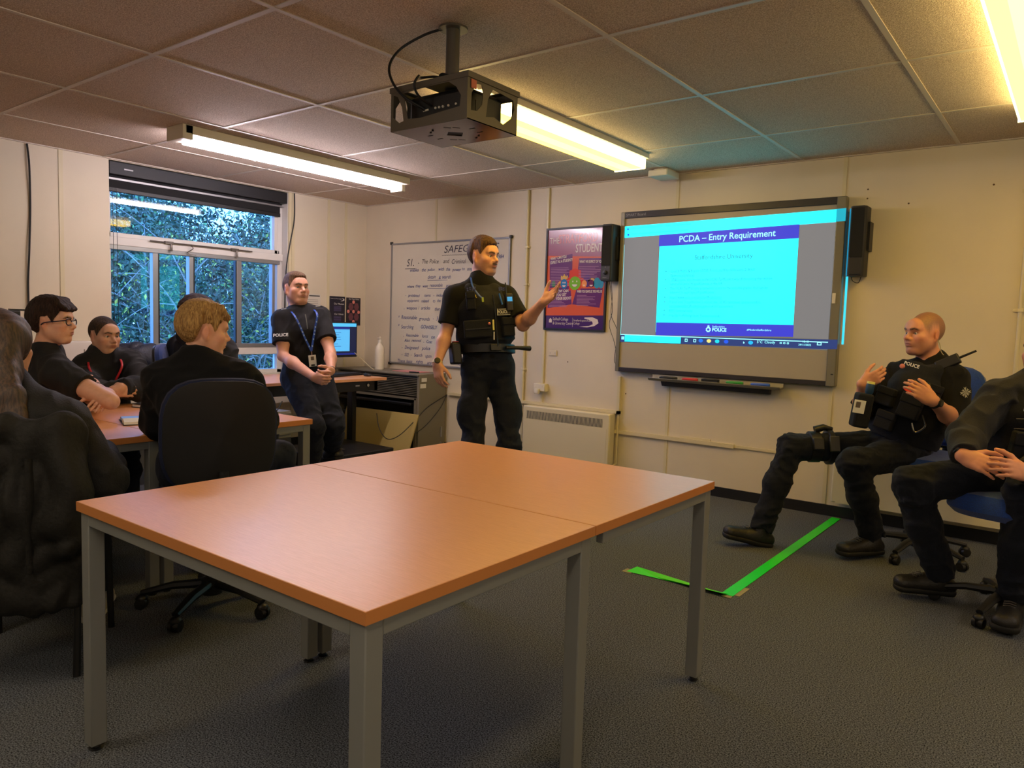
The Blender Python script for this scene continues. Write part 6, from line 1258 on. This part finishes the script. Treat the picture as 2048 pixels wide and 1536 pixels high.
trousers(F, t, dark_trouser, seed=17, amp=.013, baggy=1.14)
boot(t, F.aR, F.toeR); boot(t, F.aL, F.toeL, s=1.05)
v = vest(F, t, .045)
ic = obj('id_card', fbox(on_vest(F, -.10, .06, .012), frame_at(F, -.1), .05, .002, .022), wtx, v, bevel=.002); obj('card_photo', fbox(on_vest(F, -.115, .062, .0155), frame_at(F, -.1), .018, .0006, .014), mat('photo_dark', (96, 84, 80), .5), ic)
pouch(F, v, -.06, -.01, .04, .025, .05); pouch(F, v, -.12, -.12, .045, .028, .07); pouch(F, v, .06, -.12, .05, .028, .07)
obj('yellow_clip', MB().prism([(0, 0), (.03, .01), (.05, .0), (.05, .012), (.025, .024), (0, .012)], on_vest(F, -.075, .025, .04), V(tuple(F.side)), V(tuple(F.up)), .006), ytx, v)
obj('yellow_light_stick', MB().tube([on_vest(F, -.045, -.06, .05), on_vest(F, -.055, -.14, .05)], .007, 8), mat('pale_yellow', (226, 220, 120), .4), v, smooth=True)
for h_ in (.01, -.035): obj('silver_loop', MB().tube([on_vest(F, -.16, h_, .02), on_vest(F, -.13, h_+.004, .035)], .003, 6), chrome, v, smooth=True)
obj('red_button', MB().ball(on_vest(F, -.105, -.10, .055), .008, 10, 8), mat('salmon', (216, 130, 118), .5), v, smooth=True)
watch(t, F.wR*.93+F.eR*.07, F.wR-F.eR, A((-.7, -.4, .4)), .030)

# ---- the blond boy seen from behind
F, t = begin('blond', 'blond boy in black top seen from behind, sitting at the classroom table', .95)
def hs_(S_):
    for w_, h_, sg in ((F.wR, F.handR, 1), (F.wL, F.handL, -1)): hand(S_, w_, nrm(h_-w_), nrm(A((-.3, .3, -.9))), sg, .92, curl=(.3, .35, .2))
skin(F, t, hs_, .97, None, cols=dict(base=(224, 168, 140), scalp=(150, 108, 66), hairline=.06, brow=(140, 100, 64)), thin=.96)
hm = mat('hair_blond', (204, 164, 102), .55, noise=1, nscale=60, col2=(146, 108, 62), bump=.8, bscale=170, stretch=(3, 3, .6), spec=.35)
S_ = Solid(); hair_cap(S_, F.head, F.Rm, .97, t=.017, hl=.058, side=.006, back=-.088, top=.010, taper=.11, fr=.35); brows(S_, F.g_, .97, .0026)
g = F.g_
for k in range(7): xx = -.055+k*.018; S_.cone(g(xx, .055, .098), g(xx*1.1-.004, .088+.004*math.sin(k), .062+.006*math.cos(k*2)), .016, .009, .010)
for k in range(5): xx = -.05+k*.025; S_.cone(g(xx, -.03, .118), g(xx*1.1, .05, .112), .014, .013, .012)
for k in range(14): a = k*.45; S_.cone(g(.05*math.sin(a), -.03-.04*math.cos(a), .118), g(.082*math.sin(a), -.02-.1*math.cos(a), .06), .009, .006, .010)
solid_obj('hair', S_, hm, t, .004, lambda P: .0022*np.sin((P-F.head)@F.Rm[0]*260+1.5*np.sin(P[:, 2]*60))*np.sin((P-F.head)@F.Rm[1]*200))
shirt(F, t, black_cl, sleeve=2, add=.022, amp=.010, collar=.055, armadd=.03, seed=21, name='jumper')
trousers(F, t, navy_cl, seed=22, amp=.006); boot(t, F.aR, F.toeR, name='shoe', laces=False); boot(t, F.aL, F.toeL, name='shoe', laces=False)

# ---- the curly-haired youth behind him
F, t = begin('curly', 'curly dark-haired youth in dark hoodie half hidden behind the blond boy', .97)
def hs_(S_):
    for w_, h_, sg in ((F.wR, F.handR, 1), (F.wL, F.handL, -1)): hand(S_, w_, nrm(h_-w_), (0, 0, -1), sg, .95)
skin(F, t, hs_, .97, None, h=.006, cols=dict(base=(196, 146, 120), scalp=(60, 40, 36), hairline=.06))
S_ = Solid(); hair_cap(S_, F.head, F.Rm, .97, t=.018, hl=.06, side=.0, back=-.05, top=.012); brows(S_, F.g_, .97); R = np.random.RandomState(4)
for k in range(90):
    a = R.rand()*2*PI; z = R.uniform(.02, 1); r = math.sqrt(max(0, 1-z*z)); p = F.g_(.088*r*math.cos(a), -.015+.105*r*math.sin(a), .035+.098*z)
    if (p-F.head)@F.Rm[1] > .06 and z < .45: continue
    S_.ell(p, (.016, .016, .014), None, .008)
solid_obj('hair', S_, hairm('hair_dark_red', (66, 36, 36), (26, 18, 20)), t, .005)
hd_ = shirt(F, t, mat('hoodie_dark', (24, 28, 40), .9, noise=.2, nscale=260, bump=.25, bscale=420), sleeve=2, add=.03, amp=.013, collar=.02, armadd=.034, seed=23, name='hoodie', hood=1)
trousers(F, t, navy_cl, seed=24); boot(t, F.aR, F.toeR, name='shoe', laces=False); boot(t, F.aL, F.toeL, name='shoe', laces=False)

# ---- the crop-haired youth with folded arms
F, t = begin('buzz', 'crop-haired youth in black rugby top with red lanyard, arms folded', .96)
def hs_(S_):
    hand(S_, F.wR, nrm(nrm(F.handR-F.wR)+A((-.5, .4, -.3))), nrm(A((-.8, .3, -.2))), 1, .92, curls=[(.5, .7, .5)]*4, spread=.01, thumb=.1); hand(S_, F.wL, nrm(nrm(F.handL-F.wL)+A((-.5, .4, -.3))), nrm(A((-.8, .2, -.3))), -1, .92, curls=[(.5, .7, .5)]*4, spread=.01, thumb=.1)
skin(F, t, hs_, .97, None, cols=dict(base=(212, 162, 136), scalp=(92, 72, 60), hairline=.066, stubble=.06), thin=.96, look=(-.05, 1, -.05))
S_ = Solid(); hair_cap(S_, F.head, F.Rm, .97, t=.0045, hl=.068, side=.006, back=-.06, taper=.06); brows(S_, F.g_, .97, .003); solid_obj('hair', S_, hairm('hair_crop', (78, 58, 46)), t, .0045)
rg = mat('rugby_navy', (20, 22, 32), .85, noise=.2, nscale=260, bump=.25, bscale=420, sheen=.04)
sh_ = shirt(F, t, rg, sleeve=2, add=.024, amp=.013, collar=.045, armadd=.032, seed=25, name='rugby_top')
sp3 = lambda s_, h_, off=0: F.chest+F.side*s_+F.up*h_+F.front*(.166*F.g+off-.3*s_*s_/.16)
rl = mat('lanyard_red', (190, 30, 44), .5)
ln = obj('lanyard', MB().tube(smooth_path([F.neck+F.side*.075+F.up*.02, sp3(.085, .12, -.005), sp3(.06, .03, .01), sp3(.05, -.05, .012)]), .006, 6, flat=.3).tube(smooth_path([F.neck-F.side*.075+F.up*.01, sp3(-.09, .12, -.005), sp3(-.03, .02, .008), sp3(.03, -.06, .008)]), .006, 6, flat=.3), rl, t, smooth=True)
b = MB(); 
for i, (a_, c_) in enumerate((((.09, .015), (.125, .03)), ((.125, .03), (.15, .015)), ((.15, .015), (.11, .008)))): b.tube([sp3(*a_, .013), sp3(*c_, .013)], .003, 6)
obj('white_logo', b, wtx, sh_)
b = MB(); m_ = F.eL*.55+F.wL*.45; fv = nrm(F.wL-F.eL); nn = A((.62, -.78, .1))
for k in range(3):
    c_ = m_+nn*.080+fv*(k-1)*.035; b.tube(smooth_path([c_+A((0, 0, .03))-fv*.012, c_+fv*.004+A((0, 0, .008)), c_-fv*.0+A((0, 0, -.012)), c_-fv*.018-A((0, 0, .024))]), [.003]+[.007]*16+[.003]*2, 6) if False else b.tube(smooth_path([c_+A((0, 0, .03))-fv*.012, c_+fv*.006+A((0, 0, .006)), c_-fv*.016-A((0, 0, .022))], 5), .0065, 6, flat=.4)
b.tube(smooth_path([m_+nn*.082-fv*.04-A((0, 0, .028)), m_+nn*.086-A((0, 0, .034)), m_+nn*.082+fv*.045-A((0, 0, .016))], 5), .006, 6, flat=.4)
obj('sleeve_emblem', b, wtx, sh_)
trousers(F, t, navy_cl, seed=26); boot(t, F.aR, F.toeR, name='shoe', laces=False); boot(t, F.aL, F.toeL, name='shoe', laces=False)

# ---- the boy with glasses, arms folded on the table
F, t = begin('glasses', 'dark-haired boy in glasses and black t-shirt, folded arms on the table', .97)
def hs_(S_):
    hand(S_, F.wR, nrm(F.handR-F.wR), nrm(A((-.3, .9, -.1))), 1, .93, curl=(.35, .4, .3)); hand(S_, F.wL, nrm(F.handL-F.wL), nrm(A((-.4, -.3, -.6))), -1, .93, curl=(.35, .4, .3))
skin(F, t, hs_, .97, None, cols=dict(base=(214, 162, 134), scalp=(64, 44, 36), hairline=.06), thin=.95)
g = F.g_; S_ = Solid(); hair_cap(S_, F.head, F.Rm, .97, t=.019, hl=.058, side=.006, back=-.075, top=.014, taper=.09, fr=.35); brows(S_, g, .97, .003)
for k in range(8): xx = -.058+k*.0165; S_.cone(g(xx, .05, .105), g(xx*1.05, .094, .070+.004*math.sin(k*2)), .019, .011, .012)
for k in range(5): xx = -.05+k*.025; S_.cone(g(xx, -.05, .11), g(xx*1.1, .05, .118), .018, .018, .012)
solid_obj('hair', S_, hairm('hair_dark_brown', (58, 38, 30), (24, 16, 14)), t, .0045, lambda P: .0022*np.sin((P-F.head)@F.Rm[0]*240+1.5*np.sin(P[:, 2]*60))*np.sin((P-F.head)@F.Rm[1]*180))
b = MB(); fr_ = mat('spectacle_frame', (20, 24, 50), .3)
for sx in (-1, 1):
    b.tube([g(sx*.033+.027*math.cos(a), .098-.04*abs(.025*math.cos(a)*sx+.033), .001+.017*math.copysign(abs(math.sin(a))**.6, math.sin(a))) for a in [i*PI/8 for i in range(17)]], .0028, 6)
    b.tube(smooth_path([g(sx*.058, .092, .010), g(sx*.078, .06, .006), g(sx*.083, .0, .0), g(sx*.082, -.02, -.012)]), .003, 6)
b.tube([g(-.009, .1, .006), g(.009, .1, .006)], .0025, 6)
sg = obj('spectacles', b, fr_, t, smooth=True)
sh_ = shirt(F, t, mat('tshirt_black', (15, 15, 17), .85, noise=.2, nscale=260, bump=.2, bscale=420), sleeve=.50, add=.016, amp=.010, collar=.015, armadd=.026, seed=27, name='polo_shirt')
ln = obj('lanyard', MB().tube(smooth_path([F.neck-F.side*.06, F.c-F.side*.04+F.front*.10+F.up*.0, F.chest-F.side*.03+F.front*.145, F.chest-F.side*.02+F.front*.145-F.up*.1]), .0045, 6, flat=.3), rl, t, smooth=True)
wv = nrm(F.wR-F.eR); obj('hair_band_bracelet', MB().lathe([(.030, -.002), (.032, 0), (.030, .002)], F.wR*.9+F.eR*.1, 18, wv), blackp, t, smooth=True)
trousers(F, t, navy_cl, seed=28); boot(t, F.aR, F.toeR, name='shoe', laces=False); boot(t, F.aL, F.toeL, name='shoe', laces=False)

# ---- the long-haired person at the left edge
F, t = begin('girl', 'long brown-haired person in black seen from behind at the left edge', .95)
def hs_(S_):
    hand(S_, F.wR, nrm(F.handR-F.wR), (0, 0, -1), 1, .88); hand(S_, F.wL, nrm(F.handL-F.wL), (0, 0, -1), -1, .88)
skin(F, t, hs_, .95, None, h=.006, cols=dict(base=(216, 164, 136), hairline=.06))
g = F.g_; S_ = Solid(); hair_cap(S_, F.head, F.Rm, .95, t=.022, hl=.055, side=-.08, back=-.12, top=.006)
bk = -F.front; up = F.up
S_.flat(g(0, -.045, .02), F.neck+bk*.075+up*.02, F.side, (.098, .085), (.12, .075), .05)
S_.flat(F.neck+bk*.075+up*.02, F.neck*.6+F.chest*.4+bk*.125, F.side, (.12, .07), (.165, .05), .05); S_.flat(F.neck*.6+F.chest*.4+bk*.125, F.chest*.7+F.waist*.3+bk*.165, F.side, (.165, .045), (.15, .03), .05)
S_.flat(F.neck+bk*.05-F.side*.04, F.sR*.65+F.c*.35+bk*.09-up*.03, F.front, (.04, .04), (.045, .03), .04); 
for k in range(6): S_.cone(F.neck+bk*.09-F.side*(.02+.02*k)+up*.03, F.sR*(.4+.09*k)+F.c*(.6-.09*k)+bk*.12-up*(.10+.03*math.sin(k*2)), .020, .008, .02)
hcol = mat('hair_long_brown', (78, 55, 38), .5, noise=1, nscale=26, col2=(34, 24, 18), bump=.3, bscale=110, stretch=(5, 5, .12), spec=.5)
solid_obj('hair', S_, hcol, t, .0055, lambda P: .0016*np.sin(P@F.side*190+2.2*np.sin(P[:, 2]*11)+P@F.front*60)+.003*np.sin(P@F.side*67+1.7*np.sin(P[:, 2]*7+1)))
jb = mat('jacket_black', (19, 18, 16), .75, noise=.2, nscale=200, bump=.3, bscale=200, spec=.3, sheen=.03)
shirt(F, t, jb, sleeve=2, add=.030, amp=.008, collar=.05, armadd=.036, seed=31, name='jacket')
trousers(F, t, mat('black_jeans', (14, 14, 16), .85, noise=.2, nscale=200, bump=.2, bscale=300), seed=32)
tr_m = mat('trainer_white', (196, 188, 170), .5, noise=.15, nscale=30)
for a_, tt in ((F.aR, F.toeR), (F.aL, F.toeL)):
    bt = boot(t, a_, tt, mt=tr_m, name='trainer', sole_mt=mat('trainer_sole', (210, 206, 196), .5), shaft=-.02); f_ = nrm(A(tt)-(A(a_)-A((0, 0, .1)))); obj('side_stripe', MB().tube(smooth_path([a_+A((0, 0, -.03))+f_*.0+A((.043, 0, 0)), a_+A((0, 0, -.05))+f_*.05+A((.044, .0, 0)), a_+A((0, 0, -.04))+f_*.09+A((.04, 0, 0))]), .005, 6), blackp, bt, smooth=True)

# ------------------------------------------------------------------ coats
def cloth_lump(name, label, cat, shapes, mt, loc, amp=.012, fr=20, seed=1, h=.008, extra=None, cuts=()):
    t = thing(name, label, cat, loc); S_ = Solid()
    for a, b, sd, ra, rb in shapes: S_.flat(a, b, sd, ra, rb, .06)
    for p, n in cuts: S_.half(p, n)
    solid_obj('cloth', S_, mt, t, h, lambda P: folds(P, amp, fr, seed, (1, 1, .8), True)); return t
pm_ = mat('puffer_black', (30, 29, 26), .72, noise=.2, nscale=80, bump=.35, bscale=60, spec=.25)
cx, cy = 3.17, -4.36; fx, fy = -.77, .63; bx, by = cx-fx*.235, cy-fy*.235; sd = (.63, .77, 0)
t = cloth_lump('coat', 'black padded coat hung over the back of the chair at the left edge', 'coat',
    [((bx, by, .86), (bx-fx*.035, by-fy*.035, .60), sd, (.21, .055), (.25, .065)), ((bx-fx*.035, by-fy*.035, .60), (bx-fx*.06, by-fy*.06, .28), sd, (.25, .06), (.24, .05)),
     ((bx+sd[0]*.17, by+sd[1]*.17, .85), (bx+sd[0]*.22-fx*.08, by+sd[1]*.22-fy*.08, .50), (fx, fy, 0), (.075, .065), (.06, .06)),
     ((bx+.02, by+.02, .87), (bx+fx*.08+.0, by+fy*.08, .78), sd, (.20, .03), (.20, .03)),
     ((bx-sd[0]*.2, by-sd[1]*.2, .82), (bx-sd[0]*.26-fx*.08, by-sd[1]*.26-fy*.08, .4), (fx, fy, 0), (.07, .06), (.06, .05))], pm_, (bx, by, .3), .020, 24, 3)
b = MB(); c0 = V((bx+sd[0]*.10-fx*.09, by+sd[1]*.10-fy*.09, .78))
b.tube(smooth_path([c0, c0+V((.01, .0, -.12)), c0+V((-.005, 0, -.25)), c0+V((.0, 0, -.38))]), .012, 8, flat=.4); obj('zip_flap', b, pm_, t, smooth=True)
nb = mat('coat_navy', (18, 26, 52), .6, noise=.3, nscale=60, bump=.3, bscale=80); bb = mat('coat_blue', (28, 66, 128), .6, noise=.3, nscale=60, bump=.3, bscale=80)
cloth_lump('jacket', 'dark navy jacket heaped on the desk in front of the window', 'jacket', [((.62, -3.02, .80), (.66, -2.78, .93), (1, 0, 0), (.14, .07), (.12, .10)), ((.66, -2.78, .93), (.74, -2.60, .82), (1, 0, 0), (.12, .10), (.12, .08)), ((.60, -3.0, .98), (.72, -2.68, .99), (1, 0, 0), (.06, .05), (.05, .05))], nb, (.66, -2.82, .73), .012, 22, 5, cuts=[((0, 0, .733), (0, 0, -1))])
cloth_lump('jacket', 'bright blue jacket lying in front of the navy one by the window', 'jacket', [((.86, -2.84, .80), (.86, -2.66, .82), (1, 0, 0), (.08, .06), (.08, .075))], bb, (.86, -2.75, .73), .01, 26, 6, cuts=[((0, 0, .733), (0, 0, -1))])
